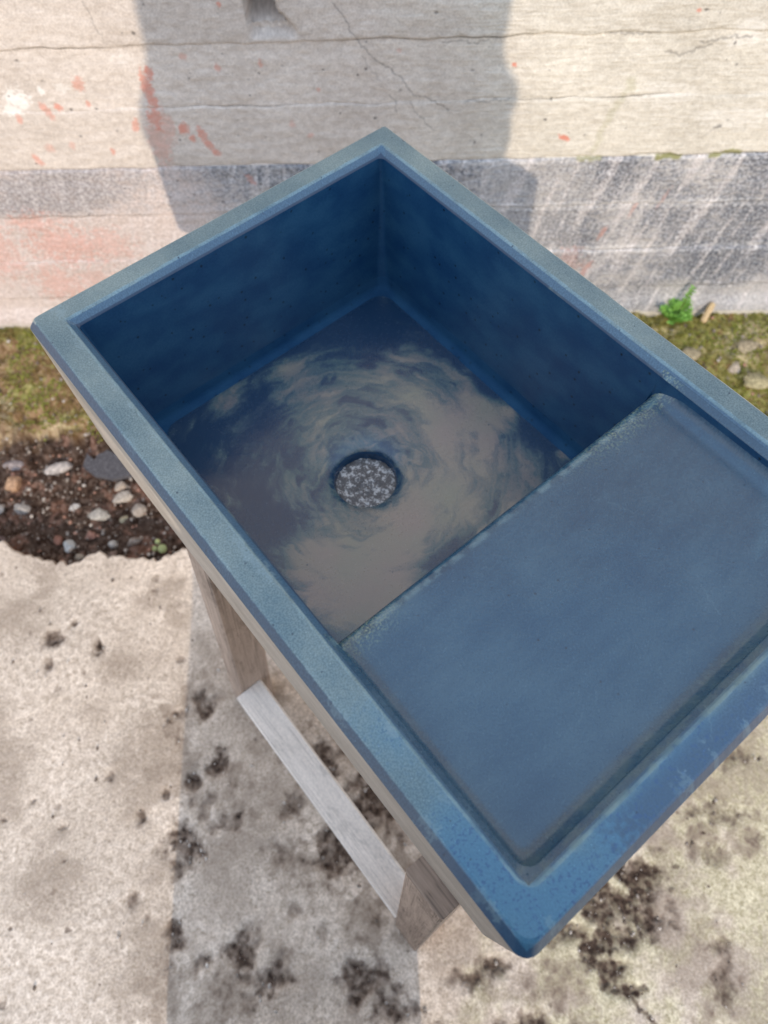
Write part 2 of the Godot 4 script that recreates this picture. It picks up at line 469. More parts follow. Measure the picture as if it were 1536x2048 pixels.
func wall_pictures() -> Array:
	var red := PackedFloat32Array()
	red.resize(WW * WH)
	var dark := PackedFloat32Array()
	dark.resize(WW * WH)
	var white := PackedFloat32Array()
	white.resize(WW * WH)
	var green := PackedFloat32Array()
	green.resize(WW * WH)
	# flecks and smears of red paint: s, h, half width, half height (mm), strength, tilt
	for q in [[-0.606, 0.654, 12, 16, 0.55, 0.2], [-0.69, 0.602, 8, 22, 0.55, -0.4], [-0.665, 0.608, 9, 8, 0.75, 0.0], [-0.602, 0.613, 5, 8, 0.6, 0.0], [-0.753, 0.586, 6, 12, 0.5, 0.0], [-0.462, 0.672, 9, 14, 0.8, 0.0], [-0.474, 0.635, 12, 40, 0.75, -0.05], [-0.478, 0.58, 16, 26, 0.75, 0.0], [-0.485, 0.53, 22, 60, 0.35, 0.0], [-0.522, 0.567, 8, 14, 0.65, 0.2], [-0.46, 0.56, 20, 40, 0.3, 0.0], [-0.425, 0.555, 13, 14, 0.75, 0.0], [-0.413, 0.535, 7, 10, 0.7, 0.0], [-0.39, 0.545, 9, 16, 0.65, -0.3], [-0.383, 0.52, 9, 16, 0.65, -0.5], [-0.37, 0.502, 12, 8, 0.65, 0.3], [-0.328, 0.676, 6, 8, 0.5, 0.0], [-0.389, 0.699, 8, 8, 0.35, 0.0], [-0.589, 0.51, 6, 9, 0.7, 0.0], [-0.757, 0.493, 8, 15, 0.55, -0.5], [-0.72, 0.52, 10, 12, 0.3, 0.0], [-0.67, 0.525, 8, 10, 0.3, 0.0], [0.363, 0.515, 15, 6, 0.95, 0.4], [0.238, 0.668, 6, 4, 0.9, 0.5], [0.505, 0.264, 6, 22, 0.5, 0.3], [0.555, 0.759, 4, 4, 0.8, 0.0], [-0.245, 0.684, 5, 9, 0.5, 0.0], [-0.167, 0.535, 8, 5, 0.35, 0.0], [-0.31, 0.437, 8, 16, 0.5, -0.4], [-0.2, 0.56, 7, 9, 0.3, 0.0], [0.49, 0.15, 10, 30, 0.4, 0.3], [0.56, 0.33, 5, 26, 0.35, 0.25], [0.62, 0.36, 4, 30, 0.3, 0.25], [-0.3, 0.79, 4, 5, 0.7, 0.0], [-0.14, 0.63, 5, 5, 0.4, 0.0], [0.02, 0.7, 6, 4, 0.3, 0.0]]:
		splat(red, WW, WH, wp(q[0], q[1]).x, wp(q[0], q[1]).y, q[2] * WM / 1000.0, q[3] * WM / 1000.0, q[4], q[5], 0.7)
	for q in [[-0.84, 0.33, 60, 30, 0.45], [-0.8, 0.26, 90, 60, 0.5], [-0.7, 0.26, 70, 50, 0.35], [-0.86, 0.14, 60, 60, 0.42], [-0.76, 0.14, 60, 50, 0.3], [-0.97, 0.25, 60, 90, 0.4], [0.44, 0.17, 40, 50, 0.3]]:
		splat(red, WW, WH, wp(q[0], q[1]).x, wp(q[0], q[1]).y, q[2] * WM / 1000.0, q[3] * WM / 1000.0, q[4] * 0.8, 0.0, 1.4)
	for q in [[-0.74, 0.625, 26, 22, 1.0], [-0.685, 0.64, 6, 12, 0.9], [-0.64, 0.645, 14, 10, 0.7], [-0.76, 0.605, 30, 12, 1.0], [0.66, 0.72, 30, 30, 0.5], [0.55, 0.6, 60, 30, 0.4], [0.7, 0.55, 80, 30, 0.4], [-0.5, 0.7, 20, 14, 0.4]]:
		splat(white, WW, WH, wp(q[0], q[1]).x, wp(q[0], q[1]).y, q[2] * WM / 1000.0, q[3] * WM / 1000.0, q[4])
	for q in [[[[0.47, 0.62], [0.455, 0.58], [0.44, 0.53], [0.43, 0.48]], 5.0, 0.16], [[[0.57, 0.462], [0.59, 0.466], [0.62, 0.463]], 5.0, 0.9], [[[0.69, 0.465], [0.72, 0.476], [0.75, 0.47]], 4.0, 0.8], [[[0.4, 0.466], [0.45, 0.464]], 4.0, 0.5], [[[0.475, 0.615], [0.47, 0.63]], 6.0, 0.2]]:
		stroke(green, WW, WH, q[0].map(func(p): return wp(p[0], p[1])), q[1], q[2])
	# cracks and snagged edges: points (s, h), thickness in pixels, strength
	for q in [[[[-0.098, 0.79], [-0.075, 0.75], [-0.052, 0.712], [-0.02, 0.68], [0.02, 0.652], [0.05, 0.614], [0.09, 0.6], [0.12, 0.582]], 1.6, 0.55], [[[-0.05, 0.69], [-0.03, 0.66], [-0.01, 0.63]], 1.3, 0.35], [[[0.1, 0.715], [0.16, 0.712], [0.2, 0.72]], 1.5, 0.5], [[[0.4, 0.722], [0.46, 0.719], [0.5, 0.721]], 2.0, 0.5], [[[0.58, 0.7], [0.61, 0.705], [0.64, 0.71]], 2.2, 0.5], [[[0.52, 0.684], [0.55, 0.68], [0.58, 0.688], [0.6, 0.695]], 2.2, 0.5], [[[0.63, 0.71], [0.67, 0.708]], 2.0, 0.6], [[[0.60, 0.48], [0.64, 0.505], [0.672, 0.528], [0.68, 0.535]], 1.2, 0.35], [[[0.67, 0.53], [0.685, 0.534]], 3.0, 0.8], [[[0.04, 0.6], [0.06, 0.57], [0.09, 0.54]], 1.4, 0.4], [[[-0.54, 0.8], [-0.53, 0.76], [-0.525, 0.73]], 1.4, 0.4], [[[0.0, 0.615], [0.01, 0.6], [0.014, 0.58]], 1.6, 0.5], [[[0.15, 0.602], [0.2, 0.598], [0.24, 0.6]], 1.6, 0.5]]:
		stroke(dark, WW, WH, q[0].map(func(p): return wp(p[0], p[1])), q[1] * 0.8, q[2] * 0.6)
	var r2 := RandomNumberGenerator.new()
	r2.seed = 5
	for k in 260:                                  # pin holes
		var p := wp(r2.randf_range(-1.2, 1.2), r2.randf_range(0.3, 1.2))
		splat(dark, WW, WH, p.x, p.y, r2.randf_range(1.0, 3.4), r2.randf_range(1.0, 3.0), r2.randf_range(0.25, 0.7), 0.0, 0.3)
	var rgb := PackedByteArray()
	rgb.resize(WW * WH * 3)
	var lift := PackedByteArray()
	lift.resize(WW * WH)
	var joints := [1.095, 0.97, 0.845, 0.72, 0.6, 0.467, 0.343, 0.212, 0.085]
	for y in WH:
		var h := 1.25 - (y + 0.5) / WM
		var course := 0
		var gap := 9.0
		for j in joints:
			if h < j: course += 1
			gap = minf(gap, absf(h - j))
		var tone := (fmod(course * 0.618 + 0.2, 1.0) - 0.5) * 10.0
		for x in WW:
			var s := (x + 0.5) / WM - 1.25
			var at := y * WW + x
			var fine := ns(2, x, y) - 0.5
			var mid := nb(5, x * 0.55, y * 0.7) - 0.5
			var soft := nb(1, x * 0.35, y * 0.5) - 0.5
			var big := nb(0, x * 0.3, y * 0.3 + 60.0) - 0.5
			var grainy := nb(5, x * 0.16, y * 1.5 + course * 77.0) - 0.5        # print of the form boards' grain
			var right := smooth(-0.1, 0.35, s + big * 0.2)
			var r := lerpf(202.0, 205.0, right)
			var g := lerpf(190.0, 198.0, right)
			var b := lerpf(179.0, 185.0, right)
			var d := tone + big * 22.0 + soft * 14.0 + mid * 22.0 + fine * 32.0 + grainy * lerpf(4.0, 11.0, right) * (0.4 + 1.2 * nb(0, x * 0.9 + 33.0, y * 0.9))
			if h < 0.467:
				# the lowest boards: grey cement slurry, brushed upwards on the right, rosy on the left
				var a := s * 0.2 + h * 0.98
				var c := s * 0.98 - h * 0.2
				var brush := nb(1, c * 900.0, a * 130.0) - 0.5
				var brush2 := nb(5, c * 900.0 + 30.0, a * 160.0) - 0.5
				var left := smooth(-0.25, -0.5, s + big * 0.3)
				var grey := smooth(-0.1, 1.15, 0.62 + big * 1.3 + mid * 0.7 + soft * 0.5)
				var low := smooth(0.16, 0.05, h + soft * 0.12)
				if left > 0.0: grey *= lerpf(1.0, 0.12 + 0.4 * smooth(0.33, 0.37, h), left)
				grey *= lerpf(1.0, 0.55, low)
				if s > 0.2 and s < 0.45: grey *= 0.65
				r = lerpf(lerpf(190.0, 206.0, left), 108.0, grey)
				g = lerpf(lerpf(185.0, 190.0, left), 110.0, grey)
				b = lerpf(lerpf(181.0, 181.0, left), 116.0, grey)
				var bright := maxf(smooth(0.1, 0.4, brush * 0.55 + soft * 0.5), smooth(0.1, 0.24, nb(1, c * 1150.0 + mid * 8.0, a * 85.0) - 0.5 + brush2 * 0.25 + mid * 0.2)) * (1.0 - left * 0.5)
				r = lerpf(r, 206.0, bright * 0.5)
				g = lerpf(g, 198.0, bright * 0.5)
				b = lerpf(b, 195.0, bright * 0.5)
				d = tone * 0.6 + soft * 12.0 + mid * 22.0 + fine * 48.0 + (nb(5, x * 1.25, y * 1.25) - 0.5) * (30.0 + 84.0 * grey)
				if gap < 0.012 and h > 0.1 and right > 0.5:
					d += 18.0 * smooth(0.012, 0.006, absf(gap - 0.006))
			r += d
			g += d
			b += d * 0.98
			var w := white[at]
			r = lerpf(r, 236.0, w * 0.7)
			g = lerpf(g, 232.0, w * 0.7)
			b = lerpf(b, 226.0, w * 0.7)
			var p := red[at]
			if p > 0.0:
				p *= 0.75 + 0.5 * mid
				r = lerpf(r, 207.0, p)
				g = lerpf(g, 124.0, p)
				b = lerpf(b, 104.0, p)
			var e := green[at]
			r = lerpf(r, 134.0, e)
			g = lerpf(g, 132.0, e)
			b = lerpf(b, 86.0, e)
			var k := dark[at]
			r = lerpf(r, 74.0, k)
			g = lerpf(g, 70.0, k)
			b = lerpf(b, 68.0, k)
			rgb[at * 3] = byte(r)
			rgb[at * 3 + 1] = byte(g)
			rgb[at * 3 + 2] = byte(b)
			lift[at] = byte(128.0 + fine * 50.0 + mid * 60.0 + grainy * lerpf(40.0, 110.0, right) + soft * 40.0 - k * 90.0 + w * 30.0)
	return [picture(WW, WH, rgb), picture(WW, WH, lift, true)]

const GS := 1640
const GM := 630.77            # slab pixels per metre: the picture spans 2.6 m and repeats
var slab_dirt := PackedFloat32Array()
func gp(x: float, z: float) -> Vector2:
	return Vector2((x + 1.3) * GM, (z + 1.2) * GM)

func slab_pictures() -> Array:
	var dirt := PackedFloat32Array()
	dirt.resize(GS * GS)
	var r2 := RandomNumberGenerator.new()
	r2.seed = 9
	# dark hollows filled with dirt and dead moss: x, z, half sizes in mm, strength
	for q in [[-0.733, -0.511, 20, 18, 0.95], [-0.732, -0.451, 10, 20, 0.9], [-0.627, -0.489, 13, 18, 0.9], [-0.69, -0.54, 7, 7, 0.6], [-0.395, -0.35, 26, 22, 0.95], [-0.44, -0.335, 18, 10, 0.7], [-0.361, -0.23, 22, 26, 0.8], [-0.404, -0.203, 18, 14, 0.95], [-0.38, -0.15, 20, 28, 0.5], [-0.409, -0.087, 34, 44, 0.75], [-0.35, -0.12, 40, 16, 0.45], [-0.296, 0.089, 28, 40, 0.8], [-0.24, 0.137, 36, 26, 0.8], [-0.105, -0.065, 56, 44, 1.0], [-0.152, -0.22, 44, 60, 0.8], [-0.06, -0.15, 50, 60, 0.9], [-0.57, -0.22, 8, 11, 0.8], [-0.5, -0.135, 9, 14, 0.7], [-0.456, -0.178, 8, 8, 0.85], [-0.419, 0.069, 16, 30, 0.8], [-0.357, 0.102, 14, 14, 0.75], [-0.073, 0.144, 50, 26, 0.85], [-0.03, 0.19, 40, 22, 0.8], [0.149, 0.133, 30, 16, 0.8], [0.11, 0.15, 40, 14, 0.6], [0.19, -0.03, 40, 40, 0.6], [-0.1, 0.175, 20, 14, 0.8], [-0.2, -0.148, 26, 22, 0.45], [-0.228, -0.07, 26, 18, 0.35], [0.287, 0.085, 40, 18, 0.9], [0.36, 0.04, 60, 40, 1.0], [0.43, 0.0, 50, 34, 1.0], [0.42, 0.06, 54, 40, 1.0], [0.36, 0.1, 44, 30, 1.0], [0.33, 0.115, 24, 22, 1.0], [0.355, 0.147, 26, 24, 1.0], [0.385, 0.18, 18, 16, 0.95], [0.2, 0.225, 60, 22, 0.8], [0.5, -0.16, 40, 26, 0.45], [0.6, -0.1, 50, 24, 0.4], [0.66, -0.2, 30, 24, 0.5], [0.57, -0.03, 40, 18, 0.4], [0.55, 0.17, 20, 26, 0.55], [0.56, 0.12, 16, 12, 0.5], [0.48, 0.05, 14, 14, 0.5], [-0.3, -0.4, 24, 12, 0.35], [-0.45, -0.45, 10, 8, 0.5], [-0.5, 0.0, 9, 14, 0.5], [-0.47, 0.03, 8, 8, 0.5], [-0.2, 0.03, 14, 10, 0.4], [-0.15, 0.07, 10, 16, 0.35]]:
		splat(dirt, GS, GS, gp(q[0], q[1]).x, gp(q[0], q[1]).y, q[2] * GM / 1000.0, q[3] * GM / 1000.0, q[4], 0.0, 1.15, 1, 1.42, 0.34)
	for k in 420:
		var p := gp(r2.randf_range(-1.3, 1.3), r2.randf_range(-1.1, 1.35))
		var a := r2.randf_range(1.2, 5.5)
		splat(dirt, GS, GS, p.x, p.y, a, a * r2.randf_range(0.6, 1.5), r2.randf_range(0.25, 0.8), 0.0, 0.9)
	for q in [[[0.385, 0.19], [0.4, 0.21], [0.43, 0.235], [0.47, 0.28], [0.5, 0.36]]]:
		stroke(dirt, GS, GS, q.map(func(p): return gp(p[0], p[1])), 2.4, 0.75)
	slab_dirt = dirt
	var stains_and_shade := PackedFloat32Array()
	stains_and_shade.resize(GS * GS)
	for k in 96:                                   # thin dead-moss staining, thickened in the body's ground shadow to paint its shade darker
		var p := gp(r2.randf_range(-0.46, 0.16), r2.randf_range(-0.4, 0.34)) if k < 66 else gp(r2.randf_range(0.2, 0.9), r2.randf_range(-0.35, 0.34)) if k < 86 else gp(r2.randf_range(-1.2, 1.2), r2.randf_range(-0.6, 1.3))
		splat(stains_and_shade, GS, GS, p.x, p.y, r2.randf_range(12, 46), r2.randf_range(12, 40), r2.randf_range(0.35, 0.75), r2.randf() * 3.0, 1.5, 1, 1.7, 0.1)
	var rgb := PackedByteArray()
	rgb.resize(GS * GS * 3)
	var lift := PackedByteArray()
	lift.resize(GS * GS)
	for y in GS:
		var z := (y + 0.5) / GM - 1.2
		for x in GS:
			var px := (x + 0.5) / GM - 1.3
			var at := y * GS + x
			var fine := ns(2, x, y) - 0.5
			var mid := nb(5, x * 0.8, y * 0.8) - 0.5
			var soft := nb(1, x * 0.6, y * 0.6) - 0.5
			var big := nb(0, x * 0.4 + 100.0, y * 0.4) - 0.5
			var r := 214.0 + big * 22.0
			var g := 197.0 + big * 20.0
			var b := 179.0 + big * 18.0
			# yellow-grey lichen, thick to the lower right
			var lich := smooth(0.1, 0.6, (px - 0.12) * 0.9 + z * 0.5 + big * 1.2 + soft * 0.9 + 0.1) * smooth(0.02, 0.2, px + soft * 0.1)
			r = lerpf(r, 204.0, lich * 0.7)
			g = lerpf(g, 194.0, lich * 0.7)
			b = lerpf(b, 158.0, lich * 0.7)
			var d := soft * 30.0 + mid * 52.0 + fine * 46.0 - 24.0 * smooth(0.14, 0.3, nb(5, x * 1.5 + 200.0, y * 1.5 + 31.0) - 0.5 + soft * 0.5)
			r += d
			g += d
			b += d
			# grey-brown film in broad patches, plus moss staining and the painted shade
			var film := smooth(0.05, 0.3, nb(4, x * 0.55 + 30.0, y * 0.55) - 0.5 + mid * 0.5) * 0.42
			film = maxf(film, stains_and_shade[at] * (0.7 + 1.6 * maxf(0.0, mid + 0.1)))
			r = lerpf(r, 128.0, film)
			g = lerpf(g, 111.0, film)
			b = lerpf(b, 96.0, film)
			var k := clampf(dirt[at] * (0.85 + mid * 1.2 + soft * 0.8), 0.0, 1.0)
			var crumbs := nb(5, x * 1.3 + 40.0, y * 1.3) - 0.5
			r = lerpf(r, 76.0 + crumbs * 70.0, k)
			g = lerpf(g, 61.0 + crumbs * 62.0, k)
			b = lerpf(b, 51.0 + crumbs * 54.0, k)
			rgb[at * 3] = byte(r)
			rgb[at * 3 + 1] = byte(g)
			rgb[at * 3 + 2] = byte(b)
			lift[at] = byte(140.0 + fine * 70.0 + mid * 70.0 + soft * 40.0 - k * 40.0 + crumbs * 90.0 * k)
	return [picture(GS, GS, rgb), picture(GS, GS, lift, true)]

func soil_picture() -> ImageTexture:
	# the strip between slab and wall: x -1.3..1.3, z -1.5..-0.2
	var w := 1040
	var h := 520
	var rgb := PackedByteArray()
	rgb.resize(w * h * 3)
	for y in h:
		var z := -1.5 + (y + 0.5) / 400.0
		for x in w:
			var px := -1.3 + (x + 0.5) / 400.0
			var t := z - (WALL_AT.z + 0.0367 * (px - 0.05))
			var fine := ns(2, x, y) - 0.5
			var mid := nb(5, x, y) - 0.5
			var soft := nb(1, x * 0.8, y * 0.8) - 0.5
			var big := nb(0, x * 0.8 + 222.0, y * 0.8) - 0.5
			var pit := smooth(0.33, 0.38, t + soft * 0.08) * smooth(-0.1, -0.45, px)
			var r := lerpf(150.0, 74.0, pit)
			var g := lerpf(122.0, 58.0, pit)
			var b := lerpf(90.0, 48.0, pit)
			var pale := smooth(0.1, 0.3, big + soft * 0.5 + (0.12 if px > 0.6 else 0.0)) * (1.0 - pit)
			r = lerpf(r, 196.0, pale * 0.8)
			g = lerpf(g, 176.0, pale * 0.8)
			b = lerpf(b, 142.0, pale * 0.8)
			var mossy := smooth(0.3, 0.7, 0.3 + soft * 1.2 + mid * 0.8 + (0.5 if px > 0.5 else 0.5 * smooth(0.12, 0.03, t))) * (1.0 - pit) * (1.0 - pale * 0.7)
			r = lerpf(r, 142.0, mossy * 0.75)
			g = lerpf(g, 140.0, mossy * 0.75)
			b = lerpf(b, 74.0, mossy * 0.75)
			var rust := smooth(0.05, 0.25, soft + mid * 0.3) * pit * 0.5
			r = lerpf(r, 132.0, rust)
			g = lerpf(g, 92.0, rust)
			b = lerpf(b, 74.0, rust)
			var d := mid * 60.0 + fine * 46.0 + soft * 20.0
			var at := (y * w + x) * 3
			rgb[at] = byte(r + d)
			rgb[at + 1] = byte(g + d)
			rgb[at + 2] = byte(b + d)
	return picture(w, h, rgb)

func wood_picture(vivid := 1.0) -> ImageTexture:
	var w := 256
	var h := 512
	var rgb := PackedByteArray()
	rgb.resize(w * h * 3)
	for y in h:
		for x in w:
			var warp := nb(0, x * 1.0, y * 0.6) - 0.5
			var grain := nb(1, x * 3.0 + warp * 90.0, y * 0.12) - 0.5
			var fibre := nb(5, x * 5.0, y * 0.15) - 0.5
			var fine := ns(2, x, y) - 0.5
			var stain := smooth(0.56, 0.72, nb(0, x * 2.0 + 77.0, y * 1.6) * 0.6 + nb(5, x * 1.5, y * 0.7) * 0.4)
			var check := smooth(0.7, 0.78, nb(5, x * 4.0 + 300.0, y * 0.07))
			var d := 236.0 - 12.0 * vivid + (grain * 50.0 + fibre * 40.0 + warp * 36.0 - stain * 44.0 - check * 60.0) * vivid + fine * 22.0
			var at := (y * w + x) * 3
			rgb[at] = byte(d)
			rgb[at + 1] = byte(d * 0.975)
			rgb[at + 2] = byte(d * 0.945)
	return picture(w, h, rgb)

func speckle_picture(base: Color, light: Color, sd: float, scale := 2.0) -> ImageTexture:
	var rgb := PackedByteArray()
	rgb.resize(256 * 256 * 3)
	for y in 256:
		for x in 256:
			var k := clampf(0.45 + (nb(1, x * scale + sd, y * scale) - 0.5) * 2.0 + (nb(5, x * scale + sd, y * scale) - 0.5) * 1.2, 0, 1)
			var c := base.lerp(light, k * k)
			var f := (ns(2, x, y) - 0.5) * 0.12
			var at := (y * 256 + x) * 3
			rgb[at] = byte((c.r + f) * 255.0)
			rgb[at + 1] = byte((c.g + f) * 255.0)
			rgb[at + 2] = byte((c.b + f) * 255.0)
	return picture(256, 256, rgb)


# ------------------------------------------------------------------ the setting
func edge_z(x: float) -> float:                        # the slab's broken far edge
	var p := [[-1.7, -0.83], [-0.98, -0.79], [-0.896, -0.751], [-0.819, -0.712], [-0.746, -0.686], [-0.658, -0.71], [-0.599, -0.703], [-0.54, -0.688], [-0.5, -0.693], [-0.35, -0.75], [-0.1, -0.86], [0.2, -0.95], [0.5, -1.0], [0.8, -1.0], [0.97, -0.98], [1.7, -1.05]]
	for k in p.size() - 1:
		if x <= p[k + 1][0]:
			var z := lerpf(p[k][1], p[k + 1][1], clampf((x - p[k][0]) / (p[k + 1][0] - p[k][0]), 0, 1))
			return z + (nb(1, x * 700.0, 31.0) - 0.5) * 0.03 + (nb(5, x * 900.0, 77.0) - 0.5) * 0.016
	return -1.05

func slab_y(x: float, z: float) -> float:
	var p := gp(x, z)
	var xi := clampi(int(p.x), 0, GS - 1)
	var yi := clampi(int(p.y), 0, GS - 1)
	return (nb(0, x * 260.0, z * 260.0) - 0.5) * 0.008 + (nb(5, x * 520.0, z * 520.0) - 0.5) * 0.003 - slab_dirt[yi * GS + xi] * 0.009

func build_ground() -> void:
	var slab_pic := slab_pictures()
	var m := material(Color.WHITE, 0.9, 0.35)
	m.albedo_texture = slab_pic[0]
	m.heightmap_enabled = true
	m.heightmap_texture = slab_pic[1]
	m.heightmap_scale = 0.22
	var s := Shape.new()
	var rows := []
	var uvs := []
	var nx := 376
	for j in 196:
		var row := PackedVector3Array()
		var uv := PackedVector2Array()
		for k in nx:
			var x := -1.5 + 3.0 * k / (nx - 1)
			var e := edge_z(x)
			var z: float
			var y: float
			if j < 4:                                     # the broken face, rough and undercut
				z = e + [0.03, 0.018, 0.004, 0.0][j] + (nb(5, x * 800.0, j * 40.0) - 0.5) * 0.014 * float(j < 3)
				y = [-0.075, -0.05, -0.022, -0.006][j] + slab_y(x, z)
			else:
				z = lerpf(e, 0.75, (j - 4) / 191.0) + (0.004 if j == 4 else 0.0)
				y = slab_y(x, z)
			row.append(Vector3(x, y, z))
			uv.append(gp(x, z) / GS)
		rows.append(row)
		uvs.append(uv)
	s.grid(rows, uvs)
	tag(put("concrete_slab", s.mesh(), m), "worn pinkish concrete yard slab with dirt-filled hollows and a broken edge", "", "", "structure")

	# the yard beyond the fine slab, out to the horizon
	var o := Shape.new()
	for q in [[-70.0, 0.75, 70.0, 70.0], [-70.0, -70.0, 70.0, -1.7], [-70.0, -1.7, -1.5, 0.75], [1.5, -1.7, 70.0, 0.75]]:
		var p := PackedVector3Array([Vector3(q[0], -0.003, q[1]), Vector3(q[2], -0.003, q[1]), Vector3(q[2], -0.003, q[3]), Vector3(q[0], -0.003, q[3])])
		var t := PackedVector2Array()
		for a in p: t.append(gp(a.x, a.z) / GS)
		o.face(p, t)
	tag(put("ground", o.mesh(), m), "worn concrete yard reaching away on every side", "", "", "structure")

	var soil := material(Color.WHITE, 0.95, 0.3)
	soil.albedo_texture = soil_picture()
	var q := Shape.new()
	rows = []
	uvs = []
	for j in 130:
		var row := PackedVector3Array()
		var uv := PackedVector2Array()
		for k in 320:
			var x := -1.5 + 3.0 * k / 319.0
			var z := -1.6 + 1.2 * j / 129.0
			row.append(Vector3(x, soil_y(x, z), z))
			uv.append(Vector2((x + 1.3) / 2.6, (z + 1.5) / 1.3))
		rows.append(row)
		uvs.append(uv)
	q.grid(rows, uvs)
	tag(put("soil_strip", q.mesh(), soil), "strip of mossy soil and rubble between slab and wall", "", "", "structure")

func pit_at(x: float, z: float) -> float:
	var t := z - (WALL_AT.z + 0.0367 * (x - 0.05))
	return smooth(0.31, 0.42, t + (nb(1, x * 400.0, z * 400.0) - 0.5) * 0.12) * smooth(-0.15, -0.45, x)

func soil_y(x: float, z: float) -> float:
	var a := (nb(1, x * 300.0, z * 300.0) - 0.5) * 0.022 + (nb(5, x * 500.0, z * 500.0) - 0.5) * 0.014
	var y := -0.012 + a - 0.048 * pit_at(x, z)
	if x > -0.3: y -= 0.012 * smooth(0.25, 0.36, z + 1.386)
	if z > edge_z(x) - 0.005: y = minf(y, -0.04)
	return y

func build_wall() -> void:
	var pic := wall_pictures()
	var m := material(Color.WHITE, 0.88, 0.35)
	m.albedo_texture = pic[0]
	m.heightmap_enabled = true
	m.heightmap_texture = pic[1]
	m.heightmap_scale = 0.26
	var wall := thing("concrete_wall", "pale board-marked concrete wall flecked with red paint behind the sink", "wall", WALL_AT, deg_to_rad(-2.105))
	var joints := [-0.12, 0.085, 0.212, 0.343, 0.467, 0.6, 0.72, 0.845, 0.97, 1.095, 1.22, 1.345, 1.47, 1.595, 1.72, 1.845, 1.97, 2.1, 2.23, 2.36, 2.49, 2.62, 2.75, 2.88, 3.01, 3.14, 3.27, 3.4]
	for c in joints.size() - 1:
		var h0: float = joints[c]
		var h1: float = joints[c + 1]
		var fine := h0 < 0.8
		var ss := [-9.0, -6.0, -4.0, -3.0, -2.0, -1.6]
		var n := 520 if fine else 60
		for k in n + 1: ss.append(-1.3 + 2.6 * k / n)
		ss.append_array([1.6, 2.0, 3.0, 4.0, 6.0, 9.0])
		var hs := [0.0, 0.0012, 0.0028, 0.005]
		var steps := 24 if fine else 6
		for k in range(1, steps): hs.append(lerpf(0.005, (h1 - h0) - 0.005, float(k) / steps))
		hs.append_array([h1 - h0 - 0.005, h1 - h0 - 0.0028, h1 - h0 - 0.0012, h1 - h0])
		var lower := 0.0                                  # higher boards wear the print of the pale ones below
		while h1 - lower > 1.24: lower += 0.625
		var drift := 0.37 * lower / 0.625
		var proud := (fmod(c * 0.618, 1.0) - 0.5) * 0.005
		var rows := []
		var uvs := []
		for dh in hs:
			var row := PackedVector3Array()
			var uv := PackedVector2Array()
			var f: float = dh / (h1 - h0)
			for sx in ss:
				var j0 := (nb(1, sx * 240.0, c * 61.0) - 0.5) * 0.010
				var j1 := (nb(1, sx * 240.0, (c + 1) * 61.0) - 0.5) * 0.010
				var h: float = h0 + dh + lerpf(j0, j1, f)
				var near := minf(dh, h1 - h0 - dh)
				var crisp: float = 0.35 + 0.9 * nb(0, sx * 300.0 + c * 90.0, 12.0)
				var z: float = proud + (nb(1, sx * 260.0, h * 500.0) - 0.5) * 0.004 + (nb(5, sx * 220.0, h * 700.0) - 0.5) * 0.0022
				z = lerpf(-0.0034 * crisp, z, smooth(0.0, 0.0045, near))
				if c == 0: z += 0.012 * smooth(0.06, 0.0, h) + (nb(1, sx * 300.0, 7.0) - 0.5) * 0.012 * smooth(0.05, 0.0, h)
				if h > 0.71 and h < 0.86:                 # the old form-tie pocket, broken out to the right
					var right: float = -0.205 + 0.034 * smooth(0.782, 0.738, h) + (nb(5, h * 900.0, 5.0) - 0.5) * 0.006
					var inside := smooth(-0.2545, -0.2505, sx) * smooth(right + 0.006, right - 0.006, sx)
					inside *= smooth(0.731, 0.737, h)
					var deep := lerpf(0.016, 0.075, smooth(0.754, 0.762, h))
					z -= inside * (deep + (nb(5, sx * 900.0, h * 900.0) - 0.5) * 0.012)
				row.append(Vector3(sx, h, z))
				uv.append(Vector2((sx + 1.25) / 2.5 + drift, (1.25 - h + lower) / 1.25))
			rows.append(row)
			uvs.append(uv)
		var s := Shape.new()
		s.grid(rows, uvs, false, true)
		put("board_course", s.mesh(), m, wall)
	var core := BoxMesh.new()
	core.size = Vector3(18, 3.48, 0.2)
	put("wall_core", core, material(Color(0.66, 0.63, 0.6), 0.9), wall, Transform3D(Basis(), Vector3(0, 1.63, -0.19)))


# ------------------------------------------------------------------ the sink
func sink_loop(inset: float, y: float, radii: Array, wobble := 0.0) -> PackedVector3Array:
	var out := PackedVector3Array()
	for p in rrect(inset, inset, SINK_W - inset, SINK_L - inset, radii):
		var w := (nb(1, p.x * 420.0 + inset * 9000.0, p.y * 420.0) - 0.5) * wobble
		out.append(Vector3(p.x - SINK_W / 2 + w, y + w * 0.6, p.y - SINK_L / 2 + w))
	return out

func plan_uv(rows: Array) -> Array:
	var out := []
	for r in rows:
		var u := PackedVector2Array()
		for p in r: u.append(Vector2((p.x + SINK_W / 2) / SINK_W, (p.z + SINK_L / 2) / SINK_L))
		out.append(u)
	return out

func walls_of(rows: Array) -> ArrayMesh:
	var s := Shape.new()
	s.grid(rows)
	return s.mesh()

